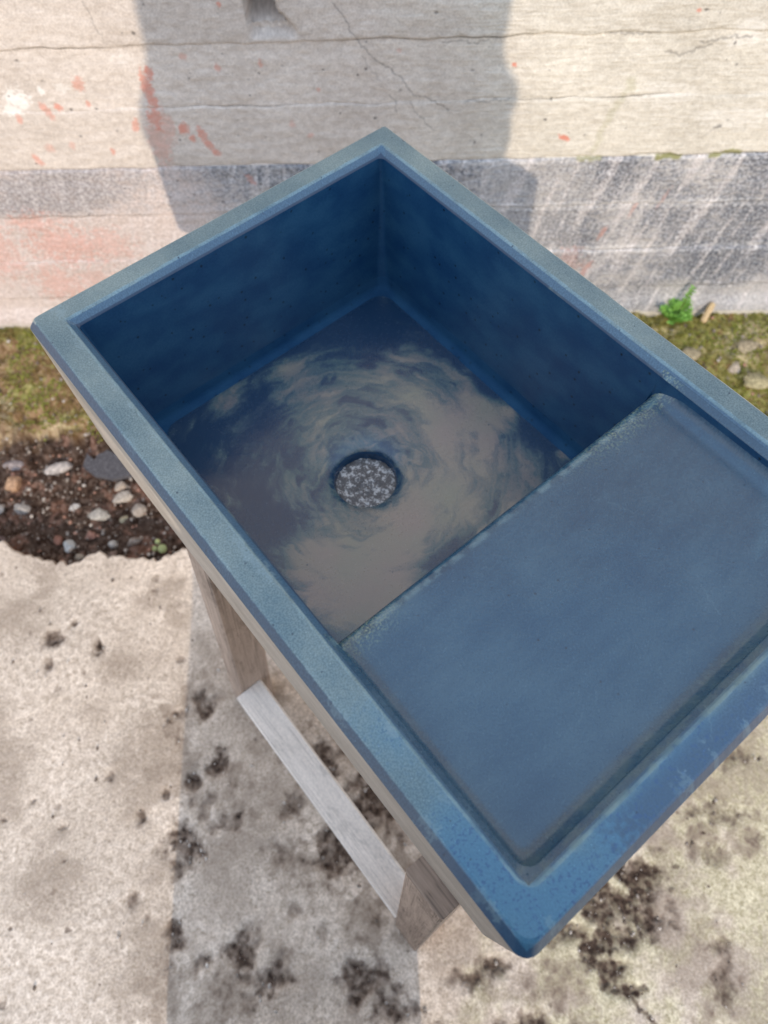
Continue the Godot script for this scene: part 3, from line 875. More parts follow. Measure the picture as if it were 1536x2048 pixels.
func build_sink() -> void:
	var pics := sink_pictures()
	var top := material(Color.WHITE, 1.0, 0.62)
	top.albedo_texture = pics[0]
	top.roughness_texture = pics[1]
	top.roughness_texture_channel = BaseMaterial3D.TEXTURE_CHANNEL_RED
	top.texture_repeat = false
	top.heightmap_enabled = true
	top.heightmap_texture = pics[2]
	top.heightmap_scale = 0.035
	var side := material(Color.WHITE, 0.27, 0.5)
	side.albedo_texture = blue_side_picture()
	side.uv1_triplanar = true
	side.uv1_scale = Vector3(2.2, 2.2, 2.2)
	var turn := atan2(0.60107, 0.79919)
	var b := Basis(Vector3.UP, turn)
	var at := SINK_AT + b * Vector3(SINK_W / 2, 0, SINK_L / 2)
	var sink := thing("kitchen_sink", "blue cast-concrete sink with square basin and raised drainboard on a trestle", "sink", at, turn)
	var R := [0.006, 0.004, 0.012, 0.013]

	# outer faces, then the eased outer edge
	var s := Shape.new()
	s.grid([sink_loop(0.012, 0.0, R), sink_loop(0.006, 0.0015, R), sink_loop(0.002, 0.006, R), sink_loop(0.0, 0.014, R), sink_loop(0.0, 0.13, R), sink_loop(0.0, 0.2365, R)], [], true)
	s.grid([sink_loop(0.06, 0.0, R), sink_loop(0.012, 0.0, R)], [], true)
	var raw := material(Color.WHITE, 0.5, 0.5)
	raw.albedo_texture = raw_picture()
	raw.uv1_triplanar = true
	raw.uv1_scale = Vector3(1.6, 1.6, 1.6)
	tag(put("apron", s.mesh(), raw, sink), "bare grey-beige outer face below the blue edge")

	s = Shape.new()
	var rows := [sink_loop(0.0, 0.2365, R), sink_loop(0.0006, 0.2378, R, 0.0003), sink_loop(0.0065, 0.2482, R, 0.0008)]
	s.grid(rows, plan_uv(rows), true)
	rows = [sink_loop(0.0065, 0.2482, R, 0.0008), sink_loop(0.0076, 0.2494, R, 0.0008), sink_loop(0.0092, 0.25, R, 0.0004)]
	s.grid(rows, plan_uv(rows), true)
	var RI := [0.004, 0.008, 0.013, 0.013]
	rows = [sink_loop(0.0092, 0.25, R, 0.0004), sink_loop(0.02, 0.2501, R, 0.0004), sink_loop(0.0315, 0.25, RI, 0.0004)]
	s.grid(rows, plan_uv(rows), true)
	rows = [sink_loop(0.0315, 0.25, RI, 0.0004), sink_loop(0.0328, 0.2495, RI, 0.0007), sink_loop(0.0338, 0.2485, RI, 0.0008)]
	s.grid(rows, plan_uv(rows), true)
	rows = [sink_loop(0.0338, 0.2485, RI, 0.0008), sink_loop(0.0408, 0.242, RI, 0.0006), sink_loop(0.0414, 0.2405, RI)]
	s.grid(rows, plan_uv(rows), true)
	put("rim", s.mesh(), top, sink)

	# basin walls: the near side stops at the lip of the drainboard
	const FLOOR := 0.045
	const STEP := 0.49
	var per := ARC + SIDE - 1
	rows = []
	for q in [[0.0414, 0.0, 0.004, 0.0], [0.044, 0.3, 0.006, 0.0], [0.0475, 0.6, 0.009, 0.002], [0.0525, 0.9, 0.014, 0.008], [0.0542, 0.955, 0.015, 0.01], [0.056, 0.979, 0.016, 0.011], [0.0595, 0.994, 0.019, 0.014], [0.0645, 1.0, 0.022, 0.018]]:
		var inset: float = q[0]
		var loop := rrect(inset, inset, SINK_W - inset, STEP - (inset - 0.0414), [q[2], q[2], q[3], q[3]])
		var row := PackedVector3Array()
		for k in loop.size():
			var low := k >= 2 * per + ARC / 2 and k < 3 * per + ARC / 2
			var ytop := 0.2035 if low else 0.2405
			var w := (nb(1, loop[k].x * 300.0 + 80.0, loop[k].y * 300.0 + q[1] * 60.0) - 0.5) * 0.0022 * float(q[1] > 0.1)
			row.append(Vector3(loop[k].x - SINK_W / 2 + w, lerpf(ytop, FLOOR, q[1]) + w * 0.4, loop[k].y - SINK_L / 2 + w))
		rows.append(row)
	s = Shape.new()
	s.grid(rows.slice(0, 4), [], true)
	var basin := put("basin_wall", s.mesh(), side, sink)
	s = Shape.new()
	s.grid(rows.slice(3, 8), [], true)
	var dull := side.duplicate()
	dull.roughness = 0.75
	dull.metallic_specular = 0.25
	put("fillet", s.mesh(), dull, basin)
	# floor, dished to the drain
	var drain := Vector2(0.229 - SINK_W / 2, 0.289 - SINK_L / 2)
	var hole := 0.0412
	var floor_rows := rows.slice(7)
	var last: PackedVector3Array = rows[-1]
	for f in [0.2, 0.4, 0.6, 0.75, 0.86, 0.93, 0.965, 0.985, 0.996, 1.0]:
		var row := PackedVector3Array()
		for k in last.size():
			var d := (Vector2(last[k].x, last[k].z) - drain)
			var c := drain + d.normalized() * hole
			var p := Vector2(last[k].x, last[k].z).lerp(c, f)
			var far := (p - drain).length() - hole
			var y: float = FLOOR - 0.004 * f - 0.006 * exp(-far / 0.018) - 0.004 * exp(-far / 0.005)
			y += (nb(1, p.x * 300.0, p.y * 300.0) - 0.5) * 0.001
			row.append(Vector3(p.x, y, p.y))
		floor_rows.append(row)
	s = Shape.new()
	s.grid(floor_rows, plan_uv(floor_rows), true)
	put("basin_floor", s.mesh(), top, sink)
	# drain hole: its sleeve, and the stopper of waste concrete left in it
	rows = []
	var uvs := []
	for q in [[0.0412, 0.0308], [0.0402, 0.0285], [0.0398, 0.024], [0.0396, 0.01]]:
		var row := PackedVector3Array()
		for k in 64: row.append(Vector3(drain.x + cos(TAU * k / 64) * q[0], q[1], drain.y + sin(TAU * k / 64) * q[0]))
		rows.append(row)
	s = Shape.new()
	s.grid(rows, [], true)
	var sleeve := put("drain", s.mesh(), side, sink)
	rows = []
	uvs = []
	for j in 14:
		var row := PackedVector3Array()
		var uv := PackedVector2Array()
		for k in 64:
			var r: float = 0.0395 * j / 13.0
			var p := Vector2(cos(TAU * k / 64), sin(TAU * k / 64)) * r
			var y := 0.0165 + (nb(5, p.x * 2600.0, p.y * 2600.0) - 0.5) * 0.0055 + (nb(1, p.x * 2000.0, p.y * 2000.0) - 0.5) * 0.004
			row.append(Vector3(drain.x + p.x, y, drain.y + p.y))
			uv.append(p / 0.1 + Vector2(0.5, 0.5))
		rows.append(row)
		uvs.append(uv)
	s = Shape.new()
	s.grid(rows, uvs, true, true)
	var plug := material(Color.WHITE, 0.7)
	plug.albedo_texture = speckle_picture(Color(0.38, 0.36, 0.35), Color(0.76, 0.74, 0.72), 40.0, 1.0)
	tag(put("stopper", s.mesh(), plug, sleeve), "mottled grey plug filling the drain hole")

	# drainboard: eased lip, hollow fillets along three walls
	rows = []
	var zs := []
	for k in 9: zs.append(STEP + 0.014 * (1.0 - cos(PI / 2 * k / 8.0)))
	for k in range(1, 46): zs.append(lerpf(STEP + 0.014, 0.7266, k / 45.0))
	for z in zs:
		var row := PackedVector3Array()
		for k in 71:
			var x := lerpf(0.0414, SINK_W - 0.0414, (0.5 - 0.5 * cos(PI * k / 70.0)) * 0.5 + 0.5 * k / 70.0)
			var base: float = 0.2178 + 0.0035 * (z - STEP) / 0.236
			var over := clampf((STEP + 0.014 - z) / 0.014, 0.0, 1.0)
			base -= 0.0145 * (1.0 - sqrt(maxf(0.0, 1.0 - over * over)))
			var e := 0.015
			var rise := lerpf(0.2, 0.85, smooth(STEP, STEP + 0.035, z))
			for d in [x - 0.0414, SINK_W - 0.0414 - x, 0.7266 - z]:
				if d < e: base += (e - sqrt(maxf(0.0, e * e - (e - d) * (e - d)))) * (0.85 if d == 0.7266 - z else rise)
			base += (nb(0, x * 700.0, z * 700.0) - 0.5) * 0.0012
			row.append(Vector3(x - SINK_W / 2, base, z - SINK_L / 2))
		rows.append(row)
	s = Shape.new()
	s.grid(rows, plan_uv(rows))
	put("drainboard", s.mesh(), top, sink)
	# the short walls that the board runs up to
	var run := [Vector2(0.0414, STEP), Vector2(0.0414, 0.716), Vector2(0.0446, 0.7235), Vector2(0.0524, 0.7266), Vector2(0.4536, 0.7266), Vector2(0.4614, 0.7235), Vector2(0.4646, 0.716), Vector2(0.4646, STEP)]
	rows = []
	for y in [0.2405, 0.215, 0.19]:
		var row := PackedVector3Array()
		for p in run: row.append(Vector3(p.x - SINK_W / 2, y, p.y - SINK_L / 2))
		rows.append(row)
	put("drainboard_wall", walls_of(rows), side, sink)
	# the sink's underside
	var under := BoxMesh.new()
	under.size = Vector3(SINK_W - 0.1, 0.006, SINK_L - 0.1)
	put("underside", under, side, sink, Transform3D(Basis(), Vector3(0, 0.004, 0)))


# ------------------------------------------------------------------ the trestle below it
func rail(called: String, parent: Node3D, a: Vector3, b: Vector3, across: Vector3, w: float, d: float, mat: Material) -> MeshInstance3D:
	var y := (b - a).normalized()
	var z := across.cross(y).normalized()
	var x := y.cross(z)
	return put(called, timber(a.distance_to(b), w, d), mat, parent, Transform3D(Basis(x, y, z), a))

func build_trestle() -> void:
	var pic := wood_picture()
	var brown := material(Color(0.76, 0.69, 0.64), 0.85, 0.3)
	brown.albedo_texture = pic
	pic = wood_picture(0.6)
	brown.albedo_texture = pic
	var pale := material(Color(1.0, 0.975, 0.95), 0.85, 0.3)
	pale.albedo_texture = wood_picture(0.4)
	var turn := atan2(0.60107, 0.79919)
	var b := Basis(Vector3.UP, turn)
	var at := SINK_AT + b * Vector3(SINK_W / 2, 0, SINK_L / 2)
	at.y = 0
	var t := thing("wooden_trestle", "weathered grey-brown timber trestle with splayed legs under the sink", "trestle", at, turn)
	var lx := -SINK_W / 2
	# u at the ground and under the top, measured from the sink's left face
	for side in [-1.0, 1.0]:
		for v in [[0.213, 0.05, 0.213], [0.74, 0.058, 0.695]]:
			var z: float = v[0] - SINK_L / 2
			var foot := Vector3(side * (0.253 + (0.046 if v[0] < 0.5 else 0.052)), 0.001, z)
			var head := Vector3(side * (0.253 - (0.036 if v[0] < 0.5 else 0.008)), 0.664, v[2] - SINK_L / 2)
			rail("leg", t, foot, head, Vector3(1, 0, 0), 0.064, v[1], brown)
	for side in [-1.0, 1.0]:
		rail("stretcher", t, Vector3(side * (0.253 + 0.045), 0.115, 0.239 - SINK_L / 2), Vector3(side * (0.253 + 0.045), 0.115, 0.703 - SINK_L / 2), Vector3(1, 0, 0), 0.056, 0.07, pale)
		rail("top_rail", t, Vector3(side * 0.15, 0.62, 0.03 - SINK_L / 2), Vector3(side * 0.15, 0.62, 0.74 - SINK_L / 2), Vector3(1, 0, 0), 0.045, 0.09, brown)
	for v in [0.213, 0.703]:
		rail("cross_rail", t, Vector3(-0.21, 0.53, v - SINK_L / 2), Vector3(0.21, 0.53, v - SINK_L / 2), Vector3(0, 0, 1), 0.04, 0.085, brown)


# ------------------------------------------------------------------ small things on the ground
func stone(at: Vector2, size: Vector3, color: Color, label: String, sd: int, called := "stone", cat := "stone", cuts := 5, knobs := 0.25, turn := 0.0) -> void:
	var m := material(Color.WHITE, 0.85, 0.4)
	m.albedo_texture = speckle_picture(color.darkened(0.3), color.lightened(0.08), sd * 13.0, 1.4)
	m.uv1_triplanar = true
	m.uv1_scale = Vector3(9, 9, 9)
	var o := put(called, stone_mesh(size * 0.94, knobs + 0.15, cuts + 5, sd), m)
	o.position = Vector3(at.x, soil_y(at.x, at.y) + size.y * 0.3, at.y)
	o.rotation.y = turn
	tag(o, label, cat, "stones and rubble in the broken strip")

func build_rubble() -> void:
	stone(Vector2(-0.925, -0.935), Vector3(0.026, 0.022, 0.03), Color(0.86, 0.68, 0.53), "apricot-coloured block of broken brick at the photo's left edge", 3, "brick_fragment", "brick", 9, 0.08, 0.1)
	stone(Vector2(-0.815, -0.978), Vector3(0.05, 0.014, 0.016), Color(0.84, 0.79, 0.75), "long pale bone-shaped stone beside the dark slate shard", 5, "stone", "stone", 3, 0.35, 0.25)
	stone(Vector2(-0.758, -0.757), Vector3(0.015, 0.016, 0.021), Color(0.9, 0.9, 0.88), "egg-shaped white pebble near the slab's broken edge", 7, "pebble", "pebble", 1, 0.12, 0.1)
	stone(Vector2(-0.698, -0.836), Vector3(0.034, 0.016, 0.02), Color(0.84, 0.8, 0.74), "angular cream stone in the middle of the dirt pit", 9, "stone", "stone", 7, 0.2, -0.35)
	stone(Vector2(-0.643, -0.885), Vector3(0.03, 0.014, 0.022), Color(0.85, 0.79, 0.72), "flat wedge of pale rubble tucked against the sink's outline", 12, "stone", "stone", 7, 0.2, 0.5)
	stone(Vector2(-0.655, -0.915), Vector3(0.016, 0.014, 0.017), Color(0.82, 0.74, 0.66), "small tan knob just above the pale rubble wedge", 14, "pebble", "pebble", 3, 0.25)
	stone(Vector2(-0.765, -0.866), Vector3(0.015, 0.01, 0.011), Color(0.88, 0.85, 0.82), "small white pebble alone in the brown dirt", 16, "pebble", "pebble", 2, 0.2, 0.4)
	stone(Vector2(-0.893, -0.868), Vector3(0.021, 0.014, 0.024), Color(0.78, 0.74, 0.7), "whitish lump of rubble below the apricot brick", 18, "stone", "stone", 4, 0.4, 0.8)
	stone(Vector2(-0.951, -0.865), Vector3(0.02, 0.012, 0.02), Color(0.8, 0.76, 0.72), "half-hidden pale stone cut by the photo's left edge", 19, "stone", "stone", 4, 0.3)
	stone(Vector2(-0.655, -0.757), Vector3(0.014, 0.012, 0.012), Color(0.88, 0.85, 0.81), "round pale pebble right of the white egg pebble", 21, "pebble", "pebble", 2, 0.2)
	stone(Vector2(-0.603, -0.76), Vector3(0.023, 0.013, 0.013), Color(0.7, 0.63, 0.57), "dull beige stone lying in the slab edge's shadow", 23, "stone", "stone", 4, 0.25, 0.4)
	stone(Vector2(-0.73, -0.727), Vector3(0.013, 0.011, 0.012), Color(0.76, 0.69, 0.6), "tan pebble just below the white egg pebble", 25, "pebble", "pebble", 3, 0.25)
	stone(Vector2(-0.648, -0.728), Vector3(0.013, 0.011, 0.012), Color(0.62, 0.52, 0.46), "brown pebble at the slab's broken lip", 27, "pebble", "pebble", 3, 0.25)
	stone(Vector2(-0.792, -0.776), Vector3(0.014, 0.012, 0.017), Color(0.66, 0.46, 0.38), "rusty red chip left of the white egg pebble", 29, "brick_chip", "brick", 6, 0.15, 0.6)
	stone(Vector2(-0.71, -0.785), Vector3(0.018, 0.011, 0.012), Color(0.74, 0.54, 0.46), "pink brick chip right of and above the egg pebble", 31, "brick_chip", "brick", 6, 0.15, -0.3)
	stone(Vector2(-0.64, -0.828), Vector3(0.015, 0.012, 0.013), Color(0.82, 0.76, 0.62), "yellowish pebble right of the angular cream stone", 33, "pebble", "pebble", 2, 0.25)
	stone(Vector2(-0.6, -0.845), Vector3(0.03, 0.014, 0.024), Color(0.76, 0.7, 0.64), "grey-beige rubble half under the sink's left side", 35, "stone", "stone", 6, 0.3, 0.7)
	stone(Vector2(-0.94, -1.0), Vector3(0.036, 0.014, 0.022), Color(0.68, 0.62, 0.6), "greyish stone above the apricot brick, cut by the frame", 37, "stone", "stone", 6, 0.3, 0.2)
	stone(Vector2(-0.93, -0.78), Vector3(0.018, 0.011, 0.014), Color(0.5, 0.42, 0.4), "dark purplish pebble low at the photo's left edge", 39, "pebble", "pebble", 3, 0.25)
	stone(Vector2(0.93, -1.16), Vector3(0.03, 0.012, 0.024), Color(0.86, 0.78, 0.68), "cream stone chip among moss on the right", 41, "stone", "stone", 6, 0.3, 0.4)
	stone(Vector2(0.985, -1.225), Vector3(0.045, 0.014, 0.03), Color(0.8, 0.72, 0.58), "broad sandy stone by the photo's right edge", 43, "stone", "stone", 5, 0.3, 0.1)
	stone(Vector2(0.965, -1.1), Vector3(0.05, 0.016, 0.034), Color(0.78, 0.72, 0.54), "large yellow-grey stone sunk in moss, lowest on the right", 45, "stone", "stone", 5, 0.3, -0.2)
	stone(Vector2(0.83, -1.205), Vector3(0.04, 0.012, 0.028), Color(0.74, 0.67, 0.53), "flat sandy stone just below the green weed", 47, "stone", "stone", 5, 0.3, 0.3)

	# a thin dark shard with a toothed edge
	var s := Shape.new()
	var rim := [Vector2(-0.055, 0.0), Vector2(-0.05, -0.038), Vector2(-0.028, -0.016), Vector2(-0.012, -0.052), Vector2(0.03, -0.028), Vector2(0.075, 0.0), Vector2(0.085, 0.035), Vector2(0.03, 0.045), Vector2(-0.02, 0.03)]
	var up := PackedVector3Array()
	var low := PackedVector3Array()
	for p in rim:
		up.append(Vector3(p.x, 0.006 + p.x * 0.05, p.y))
		low.append(Vector3(p.x * 1.02, -0.004 + p.x * 0.05, p.y * 1.02))
	var tri := Geometry2D.triangulate_polygon(PackedVector2Array(rim))
	for k in range(0, tri.size(), 3):
		s.face(PackedVector3Array([up[tri[k]], up[tri[k + 1]], up[tri[k + 2]]]))
		s.face(PackedVector3Array([low[tri[k]], low[tri[k + 2]], low[tri[k + 1]]]))
	for k in rim.size():
		var e := (k + 1) % rim.size()
		s.face(PackedVector3Array([low[k], up[k], up[e], low[e]]))
	var slate := material(Color.WHITE, 0.8, 0.4)
	slate.albedo_texture = speckle_picture(Color(0.3, 0.29, 0.3), Color(0.42, 0.41, 0.42), 9.0)
	slate.uv1_triplanar = true
	slate.uv1_scale = Vector3(7, 7, 7)
	var sh := put("slate_shard", s.mesh(), slate)
	sh.position = Vector3(-0.70, soil_y(-0.70, -0.975) + 0.012, -0.975)
	tag(sh, "dark grey slate shard with a toothed edge in the pit", "shard")

	# the short dry stalk by the wall
	rng.seed = 77
	var rows := []
	for j in 9:
		var row := PackedVector3Array()
		var r: float = [0.0, 0.006, 0.0085, 0.009, 0.0085, 0.0088, 0.0082, 0.0065, 0.0][j]
		for k in 12:
			var w := r * (1.0 + 0.12 * sin(k * 2.1 + j))
			row.append(Vector3(cos(TAU * k / 12) * w, [0.0, 0.001, 0.006, 0.018, 0.03, 0.042, 0.052, 0.056, 0.0565][j], sin(TAU * k / 12) * w))
		rows.append(row)
	s = Shape.new()
	s.grid(rows, [], true, true)
	var dry := material(Color(0.9, 0.78, 0.6), 0.8, 0.3)
	dry.albedo_texture = speckle_picture(Color(0.8, 0.8, 0.8), Color(1, 1, 1), 3.0)
	dry.uv1_triplanar = true
	dry.uv1_scale = Vector3(12, 12, 12)
	var st := put("dry_stalk", s.mesh(), dry)
	st.transform = Transform3D(Basis.from_euler(Vector3(-0.95, 0.0, -0.5)), Vector3(0.878, 0.0, -1.305))
	tag(st, "short tan dry stalk leaning in moss right of the weed", "stalk")

func leaf_points(s: Shape, base: Vector3, dir: Vector3, side: Vector3, l: float, w: float) -> void:
	var up := side.cross(dir).normalized()
	var pts := PackedVector3Array([base, base + dir * l * 0.45 + side * w + up * l * 0.06, base + dir * l - up * l * 0.1, base + dir * l * 0.45 - side * w + up * l * 0.06])
	s.face(PackedVector3Array([pts[0], pts[1], pts[2]]))
	s.face(PackedVector3Array([pts[0], pts[2], pts[3]]))

func build_plants() -> void:
	rng.seed = 21
	var weed := thing("weed", "bright green feathery weed growing at the foot of the wall", "weed", Vector3(0.803, -0.004, -1.318))
	var green := material(Color(0.5, 0.68, 0.3), 0.6, 0.4)
	green.backlight_enabled = true
	green.backlight = Color(0.3, 0.45, 0.12)
	var stalk := material(Color(0.45, 0.5, 0.26), 0.7)
	var stems := Shape.new()
	var leaves := Shape.new()
	for k in 34:
		var a := TAU * k / 11.0 + rng.randf() * 0.6
		var out := rng.randf_range(0.3, 1.0)
		var tall := rng.randf_range(0.022, 0.052) + (0.06 if k == 4 else 0.0) + (0.045 if k == 5 else 0.0)
		var dir := Vector3(cos(a) * out, 0.55 + 0.6 * (1.0 - out), sin(a) * out * 0.9).normalized()
		if k == 4 or k == 5: dir = Vector3(rng.randf_range(-0.1, 0.3), 1, -0.15).normalized()
		var tip := dir * tall * 1.25
		var side := dir.cross(Vector3.UP).normalized()
		stems.grid([PackedVector3Array([side * 0.0011, dir.cross(side) * 0.0011, -side * 0.0011, -dir.cross(side) * 0.0011]), PackedVector3Array([tip + side * 0.0005, tip + dir.cross(side) * 0.0005, tip - side * 0.0005, tip - dir.cross(side) * 0.0005])], [], true)
		for j in 9:
			var p := tip * (0.28 + 0.72 * j / 8.0)
			for e in [-1.0, 1.0]:
				var d: Vector3 = (side * e + dir * 0.6 + Vector3(rng.randfn() * 0.2, rng.randfn() * 0.2 + 0.2, rng.randfn() * 0.2)).normalized()
				leaf_points(leaves, p, d, d.cross(Vector3(0.1, 1, 0.2)).normalized(), rng.randf_range(0.008, 0.014), rng.randf_range(0.0028, 0.005))
	put("stem", stems.mesh(), stalk, weed)
	put("foliage", leaves.mesh(), green, weed)

	var sprout := thing("seedling", "seedling with three round pale green leaves at the slab's broken edge", "seedling", Vector3(-0.535, -0.058, -0.735))
	var pale := material(Color(0.66, 0.68, 0.46), 0.6, 0.4)
	pale.backlight_enabled = true
	pale.backlight = Color(0.3, 0.36, 0.16)
	for q in [[0.012, 0.034, 0.011, 0.0105], [-0.008, 0.03, 0.008, 0.0065], [-0.001, 0.036, -0.007, 0.0065]]:
		var s := Shape.new()
		var rows := []
		for j in 5:
			var row := PackedVector3Array()
			for k in 14:
				var r: float = q[3] * j / 4.0
				row.append(Vector3(cos(TAU * k / 14) * r, -0.0025 * (j / 4.0) ** 2, sin(TAU * k / 14) * r))
			rows.append(row)
		for j in 3:
			var row := PackedVector3Array()
			for k in 14:
				var r: float = q[3] * [1.0, 0.7, 0.0][j]
				row.append(Vector3(cos(TAU * k / 14) * r, -0.0045, sin(TAU * k / 14) * r))
			rows.append(row)
		s.grid(rows, [], true, true)
		put("leaf", s.mesh(), pale, sprout, Transform3D(Basis.from_euler(Vector3(0.35, 0, q[0] * -12.0)), Vector3(q[0], q[1], q[2])))
	var st := Shape.new()
	for q in [Vector3(0.013, 0.031, 0.013), Vector3(-0.008, 0.027, 0.008), Vector3(0, 0.033, -0.008)]:
		st.grid([PackedVector3Array([Vector3(0.0014, 0, 0), Vector3(0, 0, 0.0014), Vector3(-0.0014, 0, 0), Vector3(0, 0, -0.0014)]), PackedVector3Array([q + Vector3(0.0009, 0, 0), q + Vector3(0, 0, 0.0009), q + Vector3(-0.0009, 0, 0), q + Vector3(0, 0, -0.0009)])], [], true)
	put("stem", st.mesh(), pale, sprout)

func scatter(called: String, label: String, m: Mesh, mat: Material, places: Array) -> void:
	var mm := MultiMesh.new()
	mm.transform_format = MultiMesh.TRANSFORM_3D
	mm.use_colors = true
	mm.mesh = m
	mm.instance_count = places.size()
	for k in places.size():
		mm.set_instance_transform(k, places[k][0])
		mm.set_instance_color(k, places[k][1])
	var o := MultiMeshInstance3D.new()
	o.name = numbered(called)
	o.multimesh = mm
	o.material_override = mat
	add_child(o)
	tag(o, label, "", "", "stuff")

func build_litter() -> void:
	rng.seed = 4
	# moss: short tufts of three blades
	var s := Shape.new()
	for k in 5:
		var a := TAU * k / 5.0
		var d := Vector3(cos(a), 0, sin(a))
		var e := Vector3(-d.z, 0, d.x)
		var tip := d * 0.55 + Vector3(0, 0.9, 0)
		s.face(PackedVector3Array([e * 0.22, tip, -e * 0.22]))
	var moss := material(Color.WHITE, 0.9, 0.2)
	moss.vertex_color_use_as_albedo = true
	var places := []
	while places.size() < 24000:
		var x := rng.randf_range(-1.35, 1.35)
		var z := rng.randf_range(-1.45, -0.95)
		var t := z - (WALL_AT.z + 0.0367 * (x - 0.05))
		if t < -0.005 or pit_at(x, z) > 0.4: continue
		var big := nb(0, x * 330.0 + 90.0, z * 330.0)
		var mid := nb(1, x * 330.0, z * 330.0)
		var want := smooth(0.42, 0.62, big * 0.6 + mid * 0.5 + (0.30 if t < 0.07 else 0.0) + (0.27 if x > 0.5 else 0.0))
		if rng.randf() > want: continue
		var sz := rng.randf_range(0.004, 0.009)
		var b := Basis(Vector3.UP, rng.randf() * TAU).scaled(Vector3(sz, sz * rng.randf_range(0.6, 1.3), sz))
		var old := smooth(0.35, 0.65, nb(1, x * 210.0 + 70.0, z * 210.0)) * (1.0 if x < 0 else 0.45)
		var c := Color(0.3, 0.31, 0.07).lerp(Color(0.26, 0.18, 0.07), old) * rng.randf_range(0.7, 1.4)
		places.append([Transform3D(b, Vector3(x, soil_y(x, z) - 0.001, z)), c])
	scatter("moss", "olive moss and dead brown tufts along the wall's foot", s.mesh(), moss, places)
	# grit
	var grit := material(Color.WHITE, 0.7, 0.5)
	grit.vertex_color_use_as_albedo = true
	places = []
	while places.size() < 5200:
		var x := rng.randf_range(-1.35, 1.35)
		var z := rng.randf_range(-1.4, edge_z(x) + 0.0)
		var pit := pit_at(x, z)
		if rng.randf() > 0.22 + pit: continue
		var sz := 0.001 + 0.0042 * rng.randf() ** 3.5
		var b := Basis.from_euler(Vector3(rng.randf() * 6, rng.randf() * 6, rng.randf() * 6)).scaled(Vector3(sz, sz * 0.75, sz * rng.randf_range(0.8, 1.4)))
		var c := Color(0.13, 0.085, 0.06).lerp(Color(0.6, 0.52, 0.44), rng.randf() ** 2.2)
		if rng.randf() < 0.15: c = Color(0.42, 0.22, 0.15)
		places.append([Transform3D(b, Vector3(x, soil_y(x, z) + sz * 0.4, z)), c])
	while places.size() < 5900:                       # crumbs in the slab's hollows
		var x := rng.randf_range(-0.95, 0.95)
		var z := rng.randf_range(-0.66, 0.4)
		var p := gp(x, z)
		var k := slab_dirt[int(p.y) * GS + int(p.x)]
		if rng.randf() > k + 0.03: continue
		var sz := 0.0008 + 0.003 * rng.randf() ** 3.0
		var b := Basis.from_euler(Vector3(rng.randf() * 6, rng.randf() * 6, rng.randf() * 6)).scaled(Vector3(sz, sz * 0.75, sz * rng.randf_range(0.8, 1.4)))
		var c := Color(0.14, 0.1, 0.07).lerp(Color(0.62, 0.55, 0.48), rng.randf() ** 1.6)
		places.append([Transform3D(b, Vector3(x, slab_y(x, z) + sz * 0.4, z)), c])
	scatter("grit", "loose grit and crumbs of stone in the dirt", stone_low(), grit, places)

func stone_low() -> ArrayMesh:
	var rows := []
	for j in 5:
		var row := PackedVector3Array()
		for k in 7:
			var q := PI * j / 4.0
			var a := TAU * k / 7.0
			row.append(Vector3(sin(q) * cos(a), cos(q), sin(q) * sin(a)) * (1.0 + 0.25 * sin(j * 7.0 + k * 3.7)))
		rows.append(row)
	var s := Shape.new()
	s.grid(rows, [], true)
	return s.mesh()


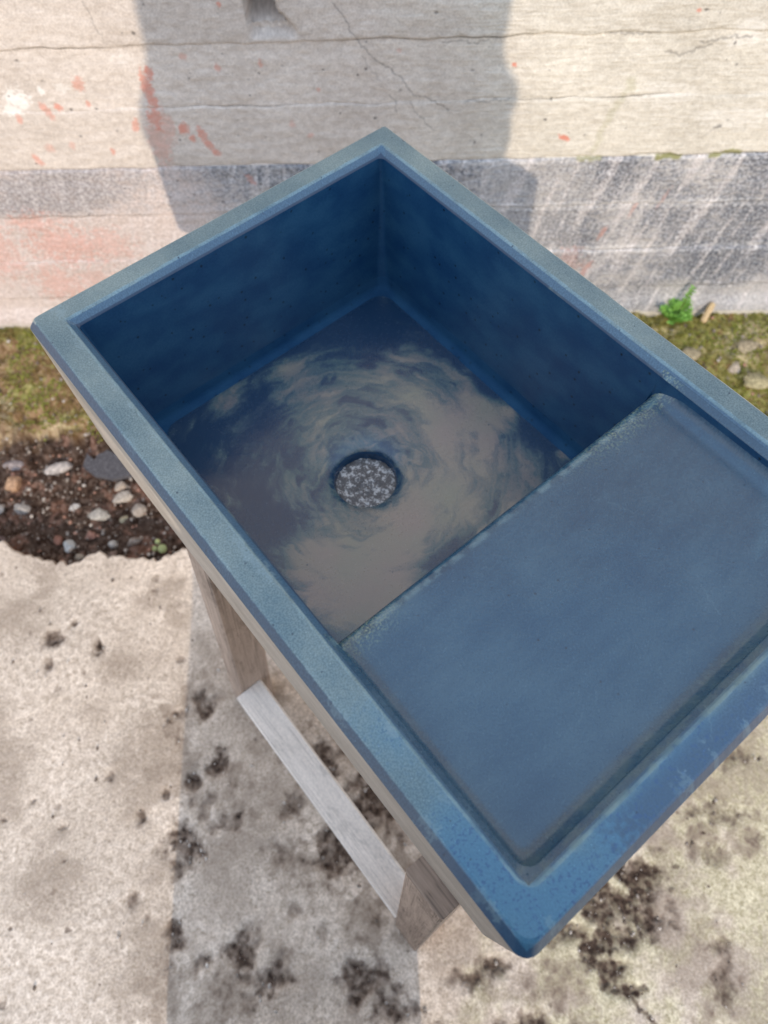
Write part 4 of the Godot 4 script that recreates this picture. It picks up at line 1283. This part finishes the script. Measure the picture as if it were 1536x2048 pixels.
# ------------------------------------------------------------------ the photographer, whose shadow lies over everything
# Tapered bones joined by a smooth minimum, meshed as surface nets.
func flesh(s: Shape, bones: Array, cell: float, blend: float, paint: Callable) -> void:
	var lo := Vector3(1e9, 1e9, 1e9)
	var hi := -lo
	for b in bones:
		var r: float = maxf(b[2], b[3]) + cell * 3.0
		lo = lo.min(b[0] - Vector3.ONE * r).min(b[1] - Vector3.ONE * r)
		hi = hi.max(b[0] + Vector3.ONE * r).max(b[1] + Vector3.ONE * r)
	var nx := int((hi.x - lo.x) / cell) + 2
	var ny := int((hi.y - lo.y) / cell) + 2
	var nz := int((hi.z - lo.z) / cell) + 2
	var f := PackedFloat32Array()
	f.resize(nx * ny * nz)
	f.fill(1.0)
	for b in bones:
		var a: Vector3 = b[0]
		var ab: Vector3 = b[1] - a
		var ra: float = b[2]
		var rb: float = b[3]
		var fz: float = b[4] if b.size() > 4 else 1.0       # above 1: flattened front to back
		var l2 := maxf(ab.length_squared(), 1e-9)
		var pad := maxf(ra, rb) + blend + cell * 2.0
		var p0: Vector3 = (a.min(b[1]) - Vector3.ONE * pad - lo) / cell
		var p1: Vector3 = (a.max(b[1]) + Vector3.ONE * pad - lo) / cell
		for z in range(maxi(0, int(p0.z)), mini(nz - 1, int(p1.z)) + 1):
			for y in range(maxi(0, int(p0.y)), mini(ny - 1, int(p1.y)) + 1):
				for x in range(maxi(0, int(p0.x)), mini(nx - 1, int(p1.x)) + 1):
					var q := lo + Vector3(x, y, z) * cell - a
					var t := clampf(q.dot(ab) / l2, 0.0, 1.0)
					var w := q - ab * t
					w.z *= fz
					var d := w.length() - lerpf(ra, rb, t)
					var at := (z * ny + y) * nx + x
					var o := f[at]
					var h := maxf(blend - absf(o - d), 0.0) / blend
					f[at] = minf(o, d) - h * h * blend * 0.25
	var ids := {}
	var first := s.v.size()
	var pos := PackedVector3Array()
	for z in nz - 1:
		for y in ny - 1:
			for x in nx - 1:
				var at := (z * ny + y) * nx + x
				var c := [f[at], f[at + 1], f[at + nx], f[at + nx + 1], f[at + nx * ny], f[at + nx * ny + 1], f[at + nx * ny + nx], f[at + nx * ny + nx + 1]]
				var neg := 0
				for k in 8:
					if c[k] < 0.0: neg += 1
				if neg == 0 or neg == 8: continue
				var sum := Vector3.ZERO
				var cnt := 0
				for e in [[0, 1], [2, 3], [4, 5], [6, 7], [0, 2], [1, 3], [4, 6], [5, 7], [0, 4], [1, 5], [2, 6], [3, 7]]:
					var u: float = c[e[0]]
					var w: float = c[e[1]]
					if (u < 0.0) != (w < 0.0):
						var t := u / (u - w)
						var pu := Vector3(e[0] & 1, (e[0] >> 1) & 1, e[0] >> 2)
						var pw := Vector3(e[1] & 1, (e[1] >> 1) & 1, e[1] >> 2)
						sum += pu.lerp(pw, t)
						cnt += 1
				ids[at] = first + pos.size()
				pos.append(lo + (Vector3(x, y, z) + sum / cnt) * cell)
	var nn := PackedVector3Array()
	nn.resize(pos.size())
	for at in ids:
		var x: int = at % nx
		var y: int = (at / nx) % ny
		var z: int = at / (nx * ny)
		for axis in 3:
			var step: int = [1, nx, nx * ny][axis]
			var u := f[at]
			var w := f[at + step]
			if (u < 0.0) == (w < 0.0): continue
			var s1: int = [nx, nx * ny, 1][axis]
			var s2: int = [nx * ny, 1, nx][axis]
			if not (ids.has(at - s1) and ids.has(at - s2) and ids.has(at - s1 - s2)): continue
			var q := [ids[at], ids[at - s1], ids[at - s1 - s2], ids[at - s2]]
			if u < 0.0: q = [q[0], q[3], q[2], q[1]]
			var nrm := -(pos[q[1] - first] - pos[q[0] - first]).cross(pos[q[2] - first] - pos[q[0] - first])
			for k in q: nn[k - first] += nrm
			s.i.append_array([q[0], q[1], q[2], q[0], q[2], q[3]])
	for k in pos.size():
		s.v.append(pos[k])
		s.n.append(nn[k].normalized())
		s.c.append(paint.call(pos[k]))

func build_photographer() -> void:
	var z := 0.36
	var skin := Color(0.5, 0.32, 0.24)
	var body := Shape.new()
	var bones := [
		[Vector3(-0.285, 0.09, z + 0.02), Vector3(-0.21, 0.5, z - 0.01), 0.115, 0.12], [Vector3(-0.21, 0.5, z - 0.01), Vector3(-0.08, 0.95, z + 0.03), 0.12, 0.15],
		[Vector3(-0.075, 0.09, z + 0.05), Vector3(0.0, 0.5, z + 0.02), 0.115, 0.12], [Vector3(0.0, 0.5, z + 0.02), Vector3(0.13, 0.95, z + 0.04), 0.12, 0.15],
		[Vector3(-0.285, 0.055, z + 0.06), Vector3(-0.3, 0.045, z - 0.05), 0.05, 0.042], [Vector3(-0.075, 0.055, z + 0.1), Vector3(-0.065, 0.045, z - 0.03), 0.05, 0.042],
		[Vector3(-0.02, 1.0, z + 0.04), Vector3(0.13, 1.0, z + 0.04), 0.16, 0.16, 1.15],
		[Vector3(0.03, 1.02, z + 0.04), Vector3(0.085, 1.42, z), 0.18, 0.21, 1.35],
		[Vector3(0.1, 1.08, z + 0.02), Vector3(0.25, 1.13, z), 0.12, 0.12],
		[Vector3(0.12, 1.32, z), Vector3(0.32, 1.28, z), 0.15, 0.13],
		[Vector3(-0.02, 1.34, z), Vector3(-0.15, 1.32, z), 0.15, 0.13],
		[Vector3(-0.095, 1.56, z), Vector3(0.30, 1.56, z), 0.13, 0.125],
		[Vector3(-0.12, 1.53, z), Vector3(-0.2, 1.31, z - 0.05), 0.1, 0.085], [Vector3(-0.2, 1.31, z - 0.05), Vector3(-0.07, 1.405, 0.11), 0.08, 0.04],
		[Vector3(0.32, 1.53, z), Vector3(0.36, 1.25, z - 0.05), 0.1, 0.086], [Vector3(0.36, 1.25, z - 0.05), Vector3(0.09, 1.405, 0.11), 0.08, 0.04],
		[Vector3(0.38, 1.37, z), Vector3(0.435, 1.37, z), 0.045, 0.035],
		[Vector3(0.09, 1.6, z), Vector3(0.085, 1.74, z - 0.03), 0.062, 0.058],
	]
	flesh(body, bones, 0.018, 0.05, func(p: Vector3): return skin if p.y > 1.7 else Color(0.32, 0.31, 0.3) if p.y > 0.95 else Color(0.16, 0.19, 0.26) if p.y > 0.09 else Color(0.03, 0.025, 0.02))
	# head, bent over the phone
	var h := Vector3(0.085, 1.82, z - 0.03)
	var face := [[h + Vector3(0, 0.03, 0.03), h + Vector3(0, 0.025, -0.015), 0.094, 0.09], [h + Vector3(0, -0.04, -0.03), h + Vector3(0, -0.075, -0.055), 0.066, 0.042], [h + Vector3(0, 0.0, -0.1), h + Vector3(0, -0.03, -0.118), 0.01, 0.014], [h + Vector3(-0.092, -0.005, 0.01), h + Vector3(-0.094, -0.035, 0.005), 0.014, 0.01], [h + Vector3(0.092, -0.005, 0.01), h + Vector3(0.094, -0.035, 0.005), 0.014, 0.01], [h + Vector3(-0.025, -0.062, -0.09), h + Vector3(0.025, -0.062, -0.09), 0.011, 0.011], [h + Vector3(0, -0.06, 0.01), h + Vector3(0, -0.12, 0.02), 0.058, 0.058], [h + Vector3(-0.034, 0.012, -0.093), h + Vector3(-0.03, 0.012, -0.093), 0.013, 0.013], [h + Vector3(0.034, 0.012, -0.093), h + Vector3(0.03, 0.012, -0.093), 0.013, 0.013]]
	flesh(body, face, 0.008, 0.02, func(p: Vector3):
		if p.z < h.z - 0.098 and absf(absf(p.x - h.x) - 0.032) < 0.011 and absf(p.y - h.y - 0.012) < 0.007: return Color(0.06, 0.04, 0.03)
		if p.z < h.z - 0.09 and absf(p.y - h.y + 0.062) < 0.008 and absf(p.x - h.x) < 0.026: return Color(0.42, 0.16, 0.13)
		return skin)
	# both hands on the phone's edges: palm, four fingers of unequal length and a thumb
	var cx := Vector3(0.9988, -0.0224, 0.0432)
	var cy := Vector3(0.0486, 0.4604, -0.8864)
	var cz := Vector3(0.0, 0.8874, 0.461)
	var mid := CAM + cz * 0.014 - cy * 0.055 + cx * 0.02
	for e in [-1.0, 1.0]:
		var palm: Vector3 = mid + cx * 0.058 * e - cy * 0.045 + cz * 0.012
		var hand := [[palm + cx * 0.03 * e - cy * 0.03 + cz * 0.02, palm, 0.024, 0.019], [palm + cx * 0.006 * e - cy * 0.03, palm + cx * 0.004 * e + cy * 0.03, 0.016, 0.014], [Vector3(-0.07 if e < 0 else 0.09, 1.405, 0.11), palm + cx * 0.03 * e - cy * 0.03 + cz * 0.02, 0.03, 0.026]]
		for k in 4:
			var root: Vector3 = palm + cy * (-0.032 + 0.02 * k) + cx * 0.006 * e
			var l: float = [0.82, 0.95, 1.0, 0.9][k]
			var knuckle: Vector3 = root + (cx * e * 0.006 - cz * 0.028) * l
			var tip: Vector3 = knuckle + (-cx * e * 0.03 - cz * 0.002) * l
			hand.append([root, knuckle, 0.0092, 0.0086])
			hand.append([knuckle, tip, 0.0086, 0.0072])
		var base: Vector3 = palm - cy * 0.028 + cz * 0.012
		hand.append([base, base + cy * 0.028 + cz * 0.012 - cx * e * 0.012, 0.0125, 0.011])
		hand.append([base + cy * 0.028 + cz * 0.012 - cx * e * 0.012, base + cy * 0.05 + cz * 0.012 - cx * e * 0.034, 0.011, 0.0085])
		flesh(body, hand, 0.0045, 0.006, func(_p: Vector3): return skin)
	var cloth := material(Color.WHITE, 0.85, 0.3)
	cloth.vertex_color_use_as_albedo = true
	var person := put("person", body.mesh(), cloth)
	tag(person, "person in grey jacket and jeans holding a phone, casting the long shadow", "person")
	var hair := Shape.new()
	flesh(hair, [[h + Vector3(0, 0.05, 0.035), h + Vector3(0, 0.05, 0.0), 0.098, 0.09], [h + Vector3(0, 0.0, 0.055), h + Vector3(0, -0.04, 0.055), 0.085, 0.06]], 0.012, 0.02, func(_p: Vector3): return Color(0.03, 0.022, 0.016))
	put("hair", hair.mesh(), cloth, person)

	var phone := thing("phone", "slim dark phone held flat above the sink", "phone")
	phone.transform = Transform3D(Basis(cx, cy, cz), mid)
	var slab := Shape.new()
	var loops := []
	for q in [[0.001, -0.004], [0.0, -0.003], [0.0, 0.003], [0.001, 0.004]]:
		var row := PackedVector3Array()
		for p in rrect(-0.036 + q[0], -0.074 + q[0], 0.036 - q[0], 0.074 - q[0], [0.01, 0.01, 0.01, 0.01]): row.append(Vector3(p.x, p.y, q[1]))
		loops.append(row)
	var cap := PackedVector3Array()
	cap.resize(loops[0].size())
	cap.fill(Vector3(0, 0, -0.004))
	loops.push_front(cap.duplicate())
	cap.fill(Vector3(0, 0, 0.004))
	loops.append(cap)
	slab.grid(loops, [], true)
	put("case", slab.mesh(), material(Color(0.12, 0.12, 0.13), 0.4), phone)
	var glass := BoxMesh.new()
	glass.size = Vector3(0.066, 0.142, 0.001)
	put("screen", glass, material(Color(0.05, 0.05, 0.06), 0.1), phone, Transform3D(Basis(), Vector3(0, 0, 0.0046)))
	var ring := TorusMesh.new()
	ring.inner_radius = 0.005
	ring.outer_radius = 0.009
	ring.rings = 24
	ring.ring_segments = 8
	put("lens_ring", ring, material(Color(0.2, 0.2, 0.21), 0.3), phone, Transform3D(Basis(Vector3.RIGHT, PI / 2), Vector3(-0.02, 0.055, -0.005)))


# ------------------------------------------------------------------
func _ready() -> void:
	rng.seed = 1
	# camera: a phone held over the sink, looking steeply down
	var cam := Camera3D.new()
	cam.name = "camera"
	add_child(cam)
	var lens := CameraAttributesPhysical.new()
	lens.frustum_focal_length = 16.886
	lens.frustum_focus_distance = 0.72
	lens.exposure_aperture = 3.2
	cam.attributes = lens
	cam.transform = Transform3D(Basis(Vector3(0.9988169, -0.02241674, 0.04315428), Vector3(0.04862924, 0.46042716, -0.8863645), Vector3(0.0, 0.8874144, 0.46097253)), CAM)
	cam.near = 0.05
	cam.far = 300.0
	cam.fov = 70.8
	# sky and sun
	var sky := ProceduralSkyMaterial.new()
	sky.sky_top_color = Color(0.73, 0.81, 0.92)
	sky.sky_horizon_color = Color(0.92, 0.93, 0.94)
	sky.sky_curve = 0.2
	sky.ground_bottom_color = Color(0.5, 0.46, 0.42)
	sky.ground_horizon_color = Color(0.75, 0.73, 0.7)
	sky.sky_energy_multiplier = 1.34
	var env := Environment.new()
	env.background_mode = Environment.BG_SKY
	env.sky = Sky.new()
	env.sky.sky_material = sky
	env.tonemap_mode = Environment.TONE_MAPPER_LINEAR
	env.tonemap_exposure = 1.0
	env.sdfgi_enabled = true
	env.ssao_enabled = true
	env.ssil_enabled = true
	var we := WorldEnvironment.new()
	we.name = "environment"
	we.environment = env
	add_child(we)
	var sun := DirectionalLight3D.new()
	sun.name = "sun"
	add_child(sun)
	var az := deg_to_rad(SUN_AZ)
	var el := deg_to_rad(SUN_EL)
	sun.look_at_from_position(Vector3(sin(az) * cos(el), sin(el), cos(az) * cos(el)) * 10.0, Vector3.ZERO)
	sun.light_energy = 0.8
	sun.light_color = Color(1.0, 0.93, 0.84)
	sun.light_angular_distance = 0.55
	sun.shadow_enabled = true
	sun.sky_mode = DirectionalLight3D.SKY_MODE_LIGHT_ONLY

	make_noise()
	build_ground()
	build_wall()
	build_sink()
	build_trestle()
	build_rubble()
	build_plants()
	build_litter()
	build_photographer()
